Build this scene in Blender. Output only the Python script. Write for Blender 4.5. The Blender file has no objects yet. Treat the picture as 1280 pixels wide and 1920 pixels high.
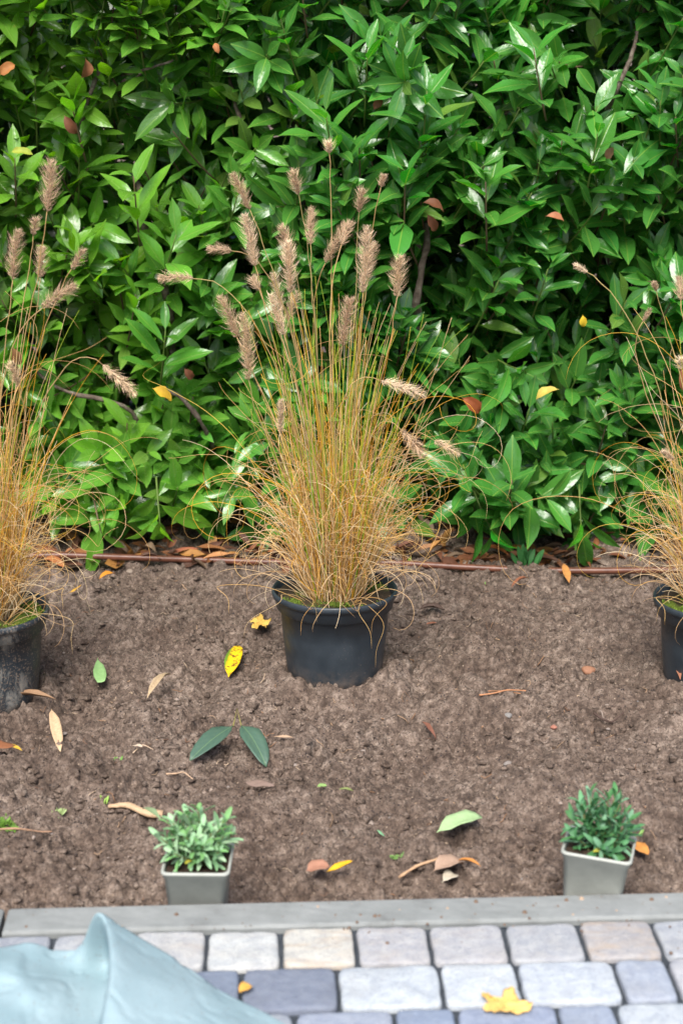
import bpy, math, random
import numpy as np
from mathutils import Vector, Matrix
R = math.radians
random.seed(7); rng = np.random.default_rng(11)
scene = bpy.context.scene
col = scene.collection

# ------------------------------------------------------------------ camera, sky, sun, exposure
CAM_H, PITCH, F = 1.15, R(16.6), 3000.0          # F in pixels of a 1280 px wide picture
cd = bpy.data.cameras.new('camera'); cam = bpy.data.objects.new('camera', cd); col.objects.link(cam)
cam.location = (0, 0, CAM_H); cam.rotation_euler = (math.pi/2 - PITCH, 0, 0)
cd.sensor_fit = 'HORIZONTAL'; cd.sensor_width = 24.0; cd.lens = 24.0*F/1280
cd.clip_start = 0.05; cd.clip_end = 500
cd.dof.use_dof = True; cd.dof.focus_distance = 3.0; cd.dof.aperture_fstop = 4.8
scene.camera = cam
w = bpy.data.worlds.new('World'); scene.world = w; w.use_nodes = True
nt = w.node_tree; bg = nt.nodes['Background']
sky = nt.nodes.new('ShaderNodeTexSky'); sky.sky_type = 'NISHITA'; sky.sun_disc = False
SUN_EL, SUN_AZ = R(54), R(190)                    # high, behind the camera
sky.sun_elevation = SUN_EL; sky.sun_rotation = SUN_AZ
sky.air_density = 1.0; sky.dust_density = 3.0; sky.ozone_density = 1.0
nt.links.new(sky.outputs[0], bg.inputs[0]); bg.inputs[1].default_value = 0.095
sd = bpy.data.lights.new('sun', 'SUN'); sun = bpy.data.objects.new('sun', sd); col.objects.link(sun)
sd.energy = 2.9; sd.angle = R(34); sd.color = (1, .97, .92)
sdir = Vector((math.sin(SUN_AZ)*math.cos(SUN_EL), math.cos(SUN_AZ)*math.cos(SUN_EL), math.sin(SUN_EL)))
sun.rotation_euler = sdir.to_track_quat('Z', 'Y').to_euler()
scene.view_settings.view_transform = 'Standard'; scene.view_settings.look = 'None'
scene.view_settings.exposure = 1.1; scene.view_settings.gamma = 1.0

# ------------------------------------------------------------------ measuring helpers
FW = Vector((0, math.cos(PITCH), -math.sin(PITCH))); UP = Vector((0, math.sin(PITCH), math.cos(PITCH)))
def ray(px, py): return FW + Vector((1,0,0))*((px-640)/F) + UP*((960-py)/F)
def PZ(px, py, z=0.0):
    d = ray(px, py); t = (z-CAM_H)/d.z; return Vector((0,0,CAM_H)) + d*t
def PY(px, py, y):
    d = ray(px, py); return Vector((0,0,CAM_H)) + d*(y/d.y)

# ------------------------------------------------------------------ mesh helpers
def tag(o, label=None, cat=None, group=None, kind=None):
    if label: o['label'] = label
    if cat: o['category'] = cat
    if group: o['group'] = group
    if kind: o['kind'] = kind
    return o
def empty(name, loc, rz=0):
    o = bpy.data.objects.new(name, None); col.objects.link(o); o.location = loc; o.rotation_euler = (0,0,rz)
    o.empty_display_size = .05
    return o
def mesh_obj(name, V, Fc, mat, parent=None, uv=None, vc=None, smooth=True, origin=None):
    """V: (n,3) world (or local) points, Fc: list of faces, uv: (n,2) per vertex, vc: (n,3) per vertex"""
    V = np.asarray(V, dtype=float).reshape(-1, 3)
    if origin is not None: V = V - np.array(origin)
    me = bpy.data.meshes.new(name)
    if isinstance(Fc, np.ndarray):
        n, k = Fc.shape
        me.vertices.add(len(V)); me.vertices.foreach_set('co', V.ravel())
        me.loops.add(n*k); me.loops.foreach_set('vertex_index', Fc.ravel().astype(np.int32))
        me.polygons.add(n); me.polygons.foreach_set('loop_start', (np.arange(n)*k).astype(np.int32))
        me.polygons.foreach_set('loop_total', np.full(n, k, dtype=np.int32))
        me.update(calc_edges=True)
    else:
        me.from_pydata([tuple(v) for v in V], [], Fc); me.update()
    if smooth: me.polygons.foreach_set('use_smooth', np.ones(len(me.polygons), dtype=bool))
    li = np.empty(len(me.loops), dtype=np.int32); me.loops.foreach_get('vertex_index', li)
    if uv is not None:
        l = me.uv_layers.new(name='UVMap'); l.data.foreach_set('uv', np.asarray(uv)[li].ravel())
    if vc is not None:
        a = me.color_attributes.new('tint', 'FLOAT_COLOR', 'POINT')
        c = np.ones((len(V), 4)); c[:, :3] = np.asarray(vc); a.data.foreach_set('color', c.ravel())
    me.materials.append(mat)
    o = bpy.data.objects.new(name, me); col.objects.link(o)
    if parent: o.parent = parent
    elif origin is not None: o.location = origin
    return o
class MB:
    def __init__(s): s.v=[]; s.f=[]; s.c=[]; s.uv=[]; s.n=0
    def add(s, V, Fc, c=(1,1,1), uv=None):
        V = np.asarray(V, dtype=float).reshape(-1,3)
        s.v.append(V); c = np.asarray(c, dtype=float)
        s.c.append(np.broadcast_to(c, (len(V),3)).copy() if c.ndim==1 else c)
        s.uv.append(np.zeros((len(V),2)) if uv is None else np.asarray(uv))
        s.f += [tuple(int(i)+s.n for i in f) for f in Fc]; s.n += len(V)
    def tube(s, pts, rad, sides=4, c=(1,1,1), flat=1.0, cap=True):
        pts = np.asarray(pts, dtype=float); n = len(pts)
        rad = np.broadcast_to(np.asarray(rad, dtype=float), (n,))
        T = np.gradient(pts, axis=0); T /= np.linalg.norm(T, axis=1)[:,None]+1e-12
        a = np.array([1.,0,0]) if abs(T[0][0])<.8 else np.array([0,1.,0])
        N = np.empty((n,3)); nn = a - T[0]*(a@T[0])
        for i in range(n):
            nn = nn - T[i]*(nn@T[i]); l = np.linalg.norm(nn)
            nn = nn/l if l>1e-9 else a
            N[i] = nn
        B = np.cross(T, N)
        an = np.arange(sides)*2*math.pi/sides
        V = pts[:,None,:] + rad[:,None,None]*(np.cos(an)[None,:,None]*N[:,None,:] + flat*np.sin(an)[None,:,None]*B[:,None,:])
        fs = []
        for i in range(n-1):
            for j in range(sides):
                k = (j+1)%sides
                fs.append((i*sides+j, i*sides+k, (i+1)*sides+k, (i+1)*sides+j))
        if cap and sides > 2: fs += [tuple(range(sides))[::-1], tuple((n-1)*sides+j for j in range(sides))]
        s.add(V.reshape(-1,3), fs, c)
    def build(s, name, mat, parent=None, origin=None, smooth=True):
        return mesh_obj(name, np.concatenate(s.v), s.f, mat, parent, np.concatenate(s.uv), np.concatenate(s.c), smooth, origin)

# noise on arbitrary coordinates (value noise, fbm)
_tab = np.random.default_rng(3).random((256,256))
def vnoise(x, y):
    xi = np.floor(x).astype(int); yi = np.floor(y).astype(int); fx = x-xi; fy = y-yi
    fx = fx*fx*(3-2*fx); fy = fy*fy*(3-2*fy)
    g = lambda a, b: _tab[a & 255, b & 255]
    return (g(xi,yi)*(1-fx)+g(xi+1,yi)*fx)*(1-fy) + (g(xi,yi+1)*(1-fx)+g(xi+1,yi+1)*fx)*fy
def fbm(x, y, oct=4, gain=.5):
    x = np.asarray(x, dtype=float); y = np.asarray(y, dtype=float)
    s = 0; a = 1; t = 0
    for k in range(oct):
        s = s + a*vnoise(x*2**k+17.3*k, y*2**k+5.1*k); t += a; a *= gain
    return s/t

# ------------------------------------------------------------------ material helpers
class NT:
    def __init__(s, name, rough=.6, spec=.5):
        s.m = bpy.data.materials.new(name); s.m.use_nodes = True; s.t = s.m.node_tree
        s.b = s.t.nodes['Principled BSDF']; s.b.inputs['Roughness'].default_value = rough
        s.b.inputs['Specular IOR Level'].default_value = spec
        s.out = s.t.nodes['Material Output']
    def n(s, ty, **kw):
        o = s.t.nodes.new(ty)
        for k, v in kw.items():
            if k in o.inputs: o.inputs[k].default_value = v
            else: setattr(o, k, v)
        return o
    def l(s, a, b): s.t.links.new(a, b)
    def obj(s): return s.n('ShaderNodeTexCoord').outputs['Object']
    def noise(s, scale, detail=4, rough=.5, vec=None, dist=0):
        o = s.n('ShaderNodeTexNoise'); o.inputs['Scale'].default_value = scale; o.inputs['Detail'].default_value = detail
        o.inputs['Roughness'].default_value = rough; o.inputs['Distortion'].default_value = dist
        s.l(vec if vec is not None else s.obj(), o.inputs['Vector']); return o.outputs['Fac']
    def ramp(s, fac, stops, interp='LINEAR'):
        o = s.n('ShaderNodeValToRGB'); r = o.color_ramp; r.interpolation = interp
        while len(r.elements) < len(stops): r.elements.new(.5)
        for e, (p, c) in zip(r.elements, stops):
            e.position = p; e.color = (*c, 1) if not isinstance(c, (int, float)) else (c, c, c, 1)
        s.l(fac, o.inputs[0]); return o.outputs[0]
    def mix(s, fac, a, b, mode='MIX'):
        o = s.n('ShaderNodeMix'); o.data_type = 'RGBA'; o.blend_type = mode
        for v, i in ((fac, 0), (a, 6), (b, 7)):
            if isinstance(v, (int, float)): o.inputs[i].default_value = v
            elif isinstance(v, tuple): o.inputs[i].default_value = (*v, 1)
            else: s.l(v, o.inputs[i])
        return o.outputs[2]
    def math(s, op, a, b=None):
        o = s.n('ShaderNodeMath'); o.operation = op
        for v, i in ((a, 0), (b, 1)):
            if v is None: continue
            if isinstance(v, (int, float)): o.inputs[i].default_value = v
            else: s.l(v, o.inputs[i])
        return o.outputs[0]
    def bump(s, h, strength=.5, dist=.002, normal=None):
        o = s.n('ShaderNodeBump'); o.inputs['Strength'].default_value = strength; o.inputs['Distance'].default_value = dist
        s.l(h, o.inputs['Height'])
        if normal is not None: s.l(normal, o.inputs['Normal'])
        return o.outputs[0]
    def color(s, c): s.l(c, s.b.inputs['Base Color'])
    def tint(s):
        o = s.n('ShaderNodeAttribute'); o.attribute_name = 'tint'; return o.outputs['Color']
    def translucent(s, c, f):
        tr = s.n('ShaderNodeBsdfTranslucent'); mx = s.n('ShaderNodeMixShader'); mx.inputs[0].default_value = f
        if isinstance(c, tuple): tr.inputs[0].default_value = (*c, 1)
        else: s.l(c, tr.inputs[0])
        s.l(s.b.outputs[0], mx.inputs[1]); s.l(tr.outputs[0], mx.inputs[2]); s.l(mx.outputs[0], s.out.inputs[0])

def m_soil():
    m = NT('soil_earth', .88, .25)
    v = m.obj()
    big = m.noise(5, 4, .6, v); mid = m.noise(55, 5, .65, v); fine = m.noise(420, 3, .6, v)
    a = m.ramp(mid, [(.34, (.10,.072,.056)), (.5, (.24,.178,.140)), (.66, (.42,.33,.265))])
    c = m.mix(m.ramp(big, [(.38, 0.0), (.62, 1.0)]), m.mix(.9, a, (.66,.62,.60), 'MULTIPLY'), a)
    c = m.mix(m.ramp(m.noise(190, 4, .7, v), [(.36, .8), (.50, 0.0)]), c, (.06,.042,.032)); c = m.mix(m.ramp(fine, [(.35, .45), (.6, 0.0)]), c, (.065,.045,.034))
    vo = m.n('ShaderNodeTexVoronoi'); vo.inputs['Scale'].default_value = 260; m.l(v, vo.inputs['Vector'])
    sep = m.n('ShaderNodeSeparateColor'); m.l(vo.outputs['Color'], sep.inputs[0])
    near = m.math('LESS_THAN', vo.outputs['Distance'], .38)
    pale = m.math('MULTIPLY', m.math('GREATER_THAN', sep.outputs[0], .965), near)
    c = m.mix(pale, c, (.33,.25,.185))
    dark = m.math('MULTIPLY', m.math('LESS_THAN', sep.outputs[1], .06), near)
    c = m.mix(dark, c, (.035,.03,.032))
    m.color(c)
    h = m.math('ADD', m.math('MULTIPLY', fine, .6), m.math('MULTIPLY', m.noise(170, 4, .7, v), 1.2))
    m.l(m.bump(h, 1.0, .006), m.b.inputs['Normal'])
    return m.m
def m_leaf(name, rough=.3, trans=.22, spec=.5, ribc=(.26,.44,.05)):
    m = NT(name, rough, spec)
    uv = m.n('ShaderNodeUVMap').outputs[0]; sx = m.n('ShaderNodeSeparateXYZ'); m.l(uv, sx.inputs[0])
    d = m.math('ABSOLUTE', m.math('SUBTRACT', sx.outputs[0], .5))
    rib = m.ramp(d, [(0.018, 1.0), (.040, 0.0)])
    side = m.n('ShaderNodeTexWave'); side.wave_type = 'BANDS'; side.bands_direction = 'Y'
    side.inputs['Scale'].default_value = 2.2; side.inputs['Distortion'].default_value = .4
    mp = m.n('ShaderNodeCombineXYZ'); m.l(sx.outputs[0], mp.inputs[0])
    m.l(m.math('SUBTRACT', sx.outputs[1], m.math('MULTIPLY', d, .55)), mp.inputs[1]); m.l(mp.outputs[0], side.inputs['Vector'])
    t = m.tint(); v = m.obj()
    c = m.mix(m.ramp(m.noise(26, 4, .6, v), [(.3, .45), (.7, 0.0)]), t, m.mix(1.0, t, (.62,.66,.7), 'MULTIPLY'))
    c = m.mix(m.math('MULTIPLY', side.outputs['Fac'], .10), c, m.mix(1.0, t, (1.9,1.5,1.3), 'MULTIPLY'))
    c = m.mix(m.math('MULTIPLY', rib, .8), c, ribc)
    back = m.n('ShaderNodeNewGeometry').outputs['Backfacing']
    under = m.mix(.5, c, (.09,.22,.05))
    c = m.mix(back, c, under)
    c = m.mix(m.ramp(m.noise(19, 5, .75, v, .4), [(.70, 0.0), (.74, .8)]), c, (.20,.13,.03))
    m.color(c)
    m.l(m.math('ADD', m.math('MULTIPLY', m.noise(60, 3, .6, v), .22), rough-.11 if rough > .2 else .2), m.b.inputs['Roughness'])
    h = m.math('SUBTRACT', m.math('MULTIPLY', side.outputs['Fac'], .12), m.math('MULTIPLY', rib, .9))
    h = m.math('ADD', h, m.math('MULTIPLY', m.noise(70, 2, .5, v), .9))
    m.l(m.bump(h, .35, .0025), m.b.inputs['Normal'])
    m.translucent(m.mix(1.0, c, (1.5,1.7,.7), 'MULTIPLY'), trans)
    return m.m
def m_vc(name, rough=.7, spec=.3, nscale=60, var=.35, trans=0, bump=.3):
    """takes its colour from the thing's own tint, mottled"""
    m = NT(name, rough, spec); t = m.tint()
    nz = m.noise(nscale, 5, .65)
    c = m.mix(m.ramp(nz, [(.32, var), (.68, 0.0)]), t, m.mix(1.0, t, (.45,.38,.33), 'MULTIPLY'))
    m.color(c); m.l(m.bump(nz, bump, .003), m.b.inputs['Normal'])
    if trans: m.translucent(c, trans)
    return m.m
def m_blotch(name, base, spot, lo, hi, scale=90, rough=.6, edge=None):
    m = NT(name, rough, .35)
    f = m.ramp(m.noise(scale, 5, .7, None, .3), [(lo, 0.0), (hi, 1.0)])
    c = m.mix(f, base, spot)
    if edge:
        uv = m.n('ShaderNodeUVMap').outputs[0]; sx = m.n('ShaderNodeSeparateXYZ'); m.l(uv, sx.inputs[0])
        c = m.mix(m.ramp(sx.outputs[0], [(.12, 1.0), (.3, 0.0)]), c, edge)
    m.color(c); m.l(m.bump(m.noise(scale*1.3, 4), .4, .002), m.b.inputs['Normal'])
    return m.m
def m_pot(name, smear=False):
    m = NT(name, .38, .5); v = m.obj()
    base = m.ramp(m.noise(18, 4, .6, v), [(.3, (.016,.023,.030)), (.7, (.032,.042,.052))])
    sp = m.noise(260, 3, .6, v); zone = m.noise(9, 3, .6, v)
    f = m.math('MULTIPLY', m.ramp(sp, [(.63, 0.0), (.68, .8)]), m.ramp(zone, [(.45, 0.0), (.8, .8)]))
    c = m.mix(f, base, (.26,.20,.15))
    # dried splash film low on the wall
    sx = m.n('ShaderNodeSeparateXYZ'); m.l(v, sx.inputs[0])
    low = m.ramp(sx.outputs[2], [(.0, 1.0), (.05, 0.0)])
    f2 = m.math('MULTIPLY', low, m.ramp(m.noise(45, 5, .7, v), [(.4, 0.0), (.65, .8)]))
    c = m.mix(f2, c, (.17,.125,.095))
    if smear:
        mp = m.n('ShaderNodeMapping'); mp.inputs['Scale'].default_value = (30, 30, 11); mp.inputs['Rotation'].default_value = (.3,.4,.2)
        m.l(v, mp.inputs['Vector'])
        s1 = m.ramp(m.noise(1, 6, .75, mp.outputs[0], .6), [(.50, 0.0), (.62, .75)])
        s2 = m.ramp(m.noise(14, 3, .5, v), [(.42, 0.0), (.55, 1.0)])
        c = m.mix(m.math('MULTIPLY', s1, s2), c, (.30,.29,.26))
        c = m.mix(m.math('MULTIPLY', m.ramp(sp, [(.56, 0.0), (.62, 1.0)]), .5), c, (.3,.22,.16))
    m.color(c)
    m.l(m.ramp(m.noise(35, 4, .6, v), [(.3, .32), (.7, .55)]), m.b.inputs['Roughness'])
    m.l(m.bump(m.noise(120, 3, .5, v), .15, .001), m.b.inputs['Normal'])
    return m.m
def m_bark():
    m = NT('bark', .85, .2); v = m.obj()
    n1 = m.noise(60, 6, .7, v, .5)
    m.color(m.ramp(n1, [(.3, (.05,.035,.026)), (.55, (.14,.11,.085)), (.75, (.26,.24,.20))]))
    m.l(m.bump(n1, .9, .006), m.b.inputs['Normal']); return m.m
def m_stone():
    m = NT('paver_concrete', .75, .3); v = m.obj(); t = m.tint()
    a = m.noise(60, 5, .7, v); b = m.noise(14, 4, .6, v); f = m.noise(420, 2, .5, v)
    c = m.mix(m.ramp(a, [(.38, .55), (.6, 0.0)]), t, m.mix(1.0, t, (.60,.63,.72), 'MULTIPLY'))
    c = m.mix(m.ramp(b, [(.5, 0.0), (.75, .45)]), c, m.mix(1.0, t, (.78,.72,.66), 'MULTIPLY'))
    c = m.mix(m.ramp(f, [(.33, .5), (.45, 0.0)]), c, (.16,.17,.2))
    st = m.n('ShaderNodeAttribute'); st.attribute_name = 'UVMap'
    sx = m.n('ShaderNodeSeparateXYZ'); m.l(st.outputs['Vector'], sx.inputs[0])
    mp = m.n('ShaderNodeMapping'); mp.inputs['Scale'].default_value = (14, 42, 20); mp.inputs['Rotation'].default_value = (0,0,.25); m.l(v, mp.inputs['Vector'])
    stain = m.ramp(m.noise(1, 5, .7, mp.outputs[0], .5), [(.47, 0.0), (.62, .5)])
    c = m.mix(m.math('MULTIPLY', stain, sx.outputs[0]), c, (.36,.27,.19))
    m.color(c); m.l(m.bump(m.math('ADD', a, m.math('MULTIPLY', f, .5)), .6, .004), m.b.inputs['Normal']); return m.m
def m_plain(name, stops, scale=20, rough=.7, bump=.3, bd=.003, spec=.4, dist=0):
    m = NT(name, rough, spec); n1 = m.noise(scale, 6, .65, None, dist)
    m.color(m.ramp(n1, stops)); m.l(m.bump(m.noise(scale*5, 4), bump, bd), m.b.inputs['Normal']); return m.m

M = dict(dusty=m_leaf('dusty_leaf', .5, .03, .4, (.10,.17,.09)), soil=m_soil(), leaf=m_leaf('laurel_leaf', .25, .28, .7), bark=m_bark(), stone=m_stone(),
    grass=m_vc('grass_blade', .5, .4, 35, .15, .34, .1), plume=m_vc('seed_head_bristle', .75, .2, 200, .2, .15, 0),
    litter=m_vc('dead_leaf', .65, .35, 70, .5, .08, .5), herb=m_vc('herb_leaf', .6, .3, 120, .25, .15, .2),
    wood=m_vc('wood_bit', .75, .3, 160, .45, 0, .6), pot=m_pot('black_plastic'), pot_dirty=m_pot('black_plastic_smeared', True),
    greypot=m_plain('grey_green_plastic', [(.35, (.31,.32,.285)), (.65, (.38,.39,.35))], 25, .5, .05),
    joint=m_plain('joint_sand', [(.3, (.02,.026,.034)), (.7, (.055,.065,.078))], 120, .9, .8),
    kerb=m_plain('kerb_concrete', [(.28, (.15,.155,.15)), (.42, (.195,.205,.20)), (.7, (.245,.255,.25))], 16, .7, .35),
    pipe=m_plain('brown_pipe_plastic', [(.35, (.085,.030,.017)), (.65, (.15,.058,.034))], 40, .38, .1),
    yellow_blotch=m_blotch('yellow_blotched_leaf', (.80,.50,.012), (.16,.07,.015), .52, .60, 110, .55, (.12,.22,.02)))

# ------------------------------------------------------------------ soil: one sheet, fine in the bed, coarse far away
ZK = .05                                            # top of the kerb above the bed
POTS = [(627, 1303), (-40, 1352), (1354, 1325)]
def pot_centre(i):
    px, py = POTS[i]; p = PZ(px, py, 0.0); return Vector((p.x, p.y+.087, 0))
PC = [pot_centre(0), pot_centre(1), pot_centre(2)]
ka, kb = PZ(0, 1703, ZK), PZ(1280, 1672, ZK)        # back top edge of the kerb
KU = (kb-ka).normalized(); KN = Vector((KU.y, -KU.x, 0))   # KN points towards the camera
kc = PZ(640, 1733, ZK)
KW = (kc-ka).dot(KN)                                # kerb width
STEP = .0025
xs_in = np.arange(-1.15, 1.1501, STEP); ys_in = np.arange(1.72, 3.95, STEP)
def macro(x, y):
    h = (fbm(x*3.1+4, y*3.1, 4)-.5)*.070 + (fbm(x*11+9, y*11, 3)-.5)*.058 + (fbm(x*36+5, y*36+2, 3)-.5)*.016
    for i, c in enumerate(PC):
        d = np.hypot(x-c.x, y-c.y); a = np.arctan2(y-c.y, x-c.x)
        h = h*(1-np.exp(-(d/.14)**4)*.9) + (.027*np.exp(-((d-.108)/.028)**2))*(.35+1.3*fbm(a*3+i*7+20, d*20, 2))
    for px, py, r, hh in LUMPS:
        p = PZ(px, py, 0); d2 = ((x-p.x)**2/(r*r) + (y-p.y)**2/(r*r)); h = h + 1.5*hh*np.exp(-d2*1.4)
    # falls slightly behind the kerb and under the hedge
    dk = -((x-ka.x)*KN.x + (y-ka.y)*KN.y)
    h = h*np.clip((dk-.0)/.12, .25, 1)
    return h
LUMPS = [(262,1375,.040,.024), (330,1340,.07,.016), (210,1400,.05,-.012), (560,1480,.10,.014), (870,1330,.08,.014),
         (420,1190,.12,-.014), (330,1120,.06,-.014), (300,1225,.16,.012), (960,1250,.14,.014), (840,1450,.10,-.014), (1120,1290,.10,.010),
         (1240,1480,.06,-.014), (480,1560,.12,.010), (100,1440,.10,.008), (1000,1500,.12,.010), (880,1100,.05,-.012),
         (1010,1092,.06,.014),(700,1560,.05,-.01),(640,1600,.06,.012),(1240,1570,.08,.014)]
X, Y = np.meshgrid(xs_in, ys_in, indexing='ij')
H = macro(X, Y)
H0 = H.copy()
ny, nx = H.shape[1], H.shape[0]
rg = np.random.default_rng(5)
NB = 64000
bx = rg.random(NB)*(xs_in[-1]-xs_in[0])+xs_in[0]; by = rg.random(NB)*(ys_in[-1]-ys_in[0])+ys_in[0]
clod = fbm(bx*7+3, by*7+8, 3)
br = .0026 + .0080*rg.random(NB)**3.6*(clod*1.7) + (rg.random(NB) < .016)*rg.random(NB)*.018*(clod > .46)
asp = .7+.6*rg.random(NB); rot = rg.random(NB)*3.14; sink = rg.random(NB)*.75
order = np.argsort(-br)
for k in order:
    r = br[k]; m_ = int(r*1.5/STEP)+1
    i0 = int((bx[k]-xs_in[0])/STEP); j0 = int((by[k]-ys_in[0])/STEP)
    a, b, c, d = max(i0-m_,0), min(i0+m_+2,nx), max(j0-m_,0), min(j0+m_+2,ny)
    if b <= a or d <= c: continue
    dx = X[a:b,c:d]-bx[k]; dy = Y[a:b,c:d]-by[k]
    ca, sa = math.cos(rot[k]), math.sin(rot[k])
    u = (dx*ca+dy*sa)/r*asp[k]; v = (-dx*sa+dy*ca)/r/asp[k]
    q = 1-(u*u+v*v)
    z = H[i0 if i0 < nx else -1, j0 if j0 < ny else -1]*.5 + H0[min(i0,nx-1), min(j0,ny-1)]*.5
    bump = z + r*(np.sqrt(np.clip(q, 0, 1))*1.15 - sink[k]*.6)
    sub = H[a:b,c:d]; np.copyto(sub, np.where((q > 0) & (bump > sub), bump, sub))
H += (fbm(X*95, Y*95, 3, .75)-.5)*.0105*np.clip((fbm(X*6+3, Y*6+1, 3)-.36)*6, .25, 1.5)
cre = fbm(X*42+70, Y*42+13, 3, .6)-.5; H -= np.exp(-(cre/.035)**2)*.0032
cre = fbm(X*17+3, Y*19+33, 4, .6)-.5; H -= np.exp(-(cre/.018)**2)*.0045*(fbm(X*4, Y*4+9, 2) > .5)
DK = -((X-ka.x)*KN.x + (Y-ka.y)*KN.y)
H = np.where(DK < .004, -.06, H)                    # drops away under the kerb and the paving
def hgt(x, y):
    i = int(round((x-xs_in[0])/STEP)); j = int(round((y-ys_in[0])/STEP))
    if 0 <= i < nx and 0 <= j < ny:
        return float(H[i, j])
    return float(macro(np.array([x]), np.array([y]))[0])
def hmax(x, y, r=.008):
    return max(hgt(x+a*r, y+b*r) for a in (-1,0,1) for b in (-1,0,1))
def ground(px, py):
    p = PZ(px, py, 0)
    for _ in range(3): p = PZ(px, py, hgt(p.x, p.y)*.8)
    p.z = hgt(p.x, p.y); return p
ext = np.array([.02,.06,.15,.3,.6,1.2,2.5,5,10,20,40,80])
xa = np.concatenate([xs_in[0]-ext[::-1], xs_in, xs_in[-1]+ext]); ya = np.concatenate([ys_in[0]-ext[::-1], ys_in, ys_in[-1]+ext])
XX, YY = np.meshgrid(xa, ya, indexing='ij'); ZZ = np.zeros_like(XX)
e = len(ext); ZZ[e:-e, e:-e] = H
outside = np.ones_like(ZZ, bool); outside[e:-e, e:-e] = False
dkk = -((XX-ka.x)*KN.x + (YY-ka.y)*KN.y)
ZZ = np.where(outside, np.where(dkk < .004, -.06, macro(XX, YY)*.7), ZZ)
n0, n1 = XX.shape
idx = np.arange(n0*n1).reshape(n0, n1)
Fq = np.stack([idx[:-1,:-1].ravel(), idx[1:,:-1].ravel(), idx[1:,1:].ravel(), idx[:-1,1:].ravel()], 1)
o = mesh_obj('soil', np.stack([XX.ravel(), YY.ravel(), ZZ.ravel()], 1), Fq, M['soil']); tag(o, kind='structure')

# loose crumbs of earth lying on the bed
def lumps(n, rmin, rmax, yr, power=2.5):
    base = []
    for i in range(3): base.append(None)
    import bmesh
    bm = bmesh.new(); bmesh.ops.create_icosphere(bm, subdivisions=2, radius=1)
    tv = np.array([v.co[:] for v in bm.verts]); tf = np.array([[v.index for v in f.verts] for f in bm.faces]); bm.free()
    x = rng.random(n)*2.1-1.05; y = yr[0]+rng.random(n)*(yr[1]-yr[0])
    dk = -((x-ka.x)*KN.x + (y-ka.y)*KN.y); okk = dk > .012
    for c in PC: okk &= np.hypot(x-c.x, y-c.y) > .125
    okk &= fbm(x*5+31, y*5, 3) > .36+.2*rng.random(n)
    x, y = x[okk], y[okk]; n = len(x)
    r = rmin+(rmax-rmin)*rng.random(n)**power
    ph = rng.random((n,3))*6.28; fr = 1.5+rng.random((n,3))*2.5
    V = tv[None]*(1+.34*np.sin(tv[None,:,[1,2,0]]*fr[:,None]*1.6+ph[:,None]).sum(2)[...,None]*.6)
    sc = r[:,None]*(.75+.5*rng.random((n,3))); sc[:,2] *= .6
    V = V*sc[:,None]; z = np.array([hgt(a, b) for a, b in zip(x, y)])
    V = V + np.stack([x, y, z+r*.1], 1)[:,None]
    Fc = (tf[None]+np.arange(n)[:,None,None]*len(tv)).reshape(-1,3)
    return V.reshape(-1,3), Fc
V, Fc = lumps(22000, .0014, .0082, (1.85, 3.5), 3.8)
o = mesh_obj('soil_crumbs', V, Fc, M['soil']); tag(o, 'loose crumbs and clods of brown earth strewn over the planting bed', 'soil crumbs', kind='stuff')

# ------------------------------------------------------------------ kerb and paving
ZP = ZK-.003
def kpt(s, d, z): p = ka + KU*s + KN*d; return (p.x, p.y, z)     # s along the kerb, d towards the camera
mb = MB()
sj = (PZ(6, 1725, ZK)-ka).dot(KU)
s = sj-3.0
while s < 4:
    a, b = s+.003, s+.997
    B = .004; xsn = np.concatenate([[a, a+B], np.linspace(a+.03, b-.03, 30), [b-B, b]])
    prof = [(0, ZK-.12), (0, ZK-B), (B*.4, ZK-B*.3), (B, ZK)] + [(q, ZK) for q in np.linspace(.012, KW-.012, 5)] + [(KW-B, ZK), (KW-B*.4, ZK-B*.3), (KW, ZK-B), (KW, ZK-.12)]
    V = []
    for i, sx_ in enumerate(xsn):
        for j, (d_, z_) in enumerate(prof):
            e_ = 1.0 if i in (0, len(xsn)-1) else 0
            nz = (random.random()-.5)*.0006
            V.append(kpt(sx_, d_+nz, z_+nz - e_*.002))
    npf = len(prof); fs = [(i*npf+j, (i+1)*npf+j, (i+1)*npf+j+1, i*npf+j+1) for i in range(len(xsn)-1) for j in range(npf-1)]
    fs += [tuple(range(npf)), tuple((len(xsn)-1)*npf+j for j in range(npf))[::-1]]
    mb.add(V, fs); s += 1.0
o = mb.build('kerb', M['kerb'], smooth=False); tag(o, kind='structure')

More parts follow.
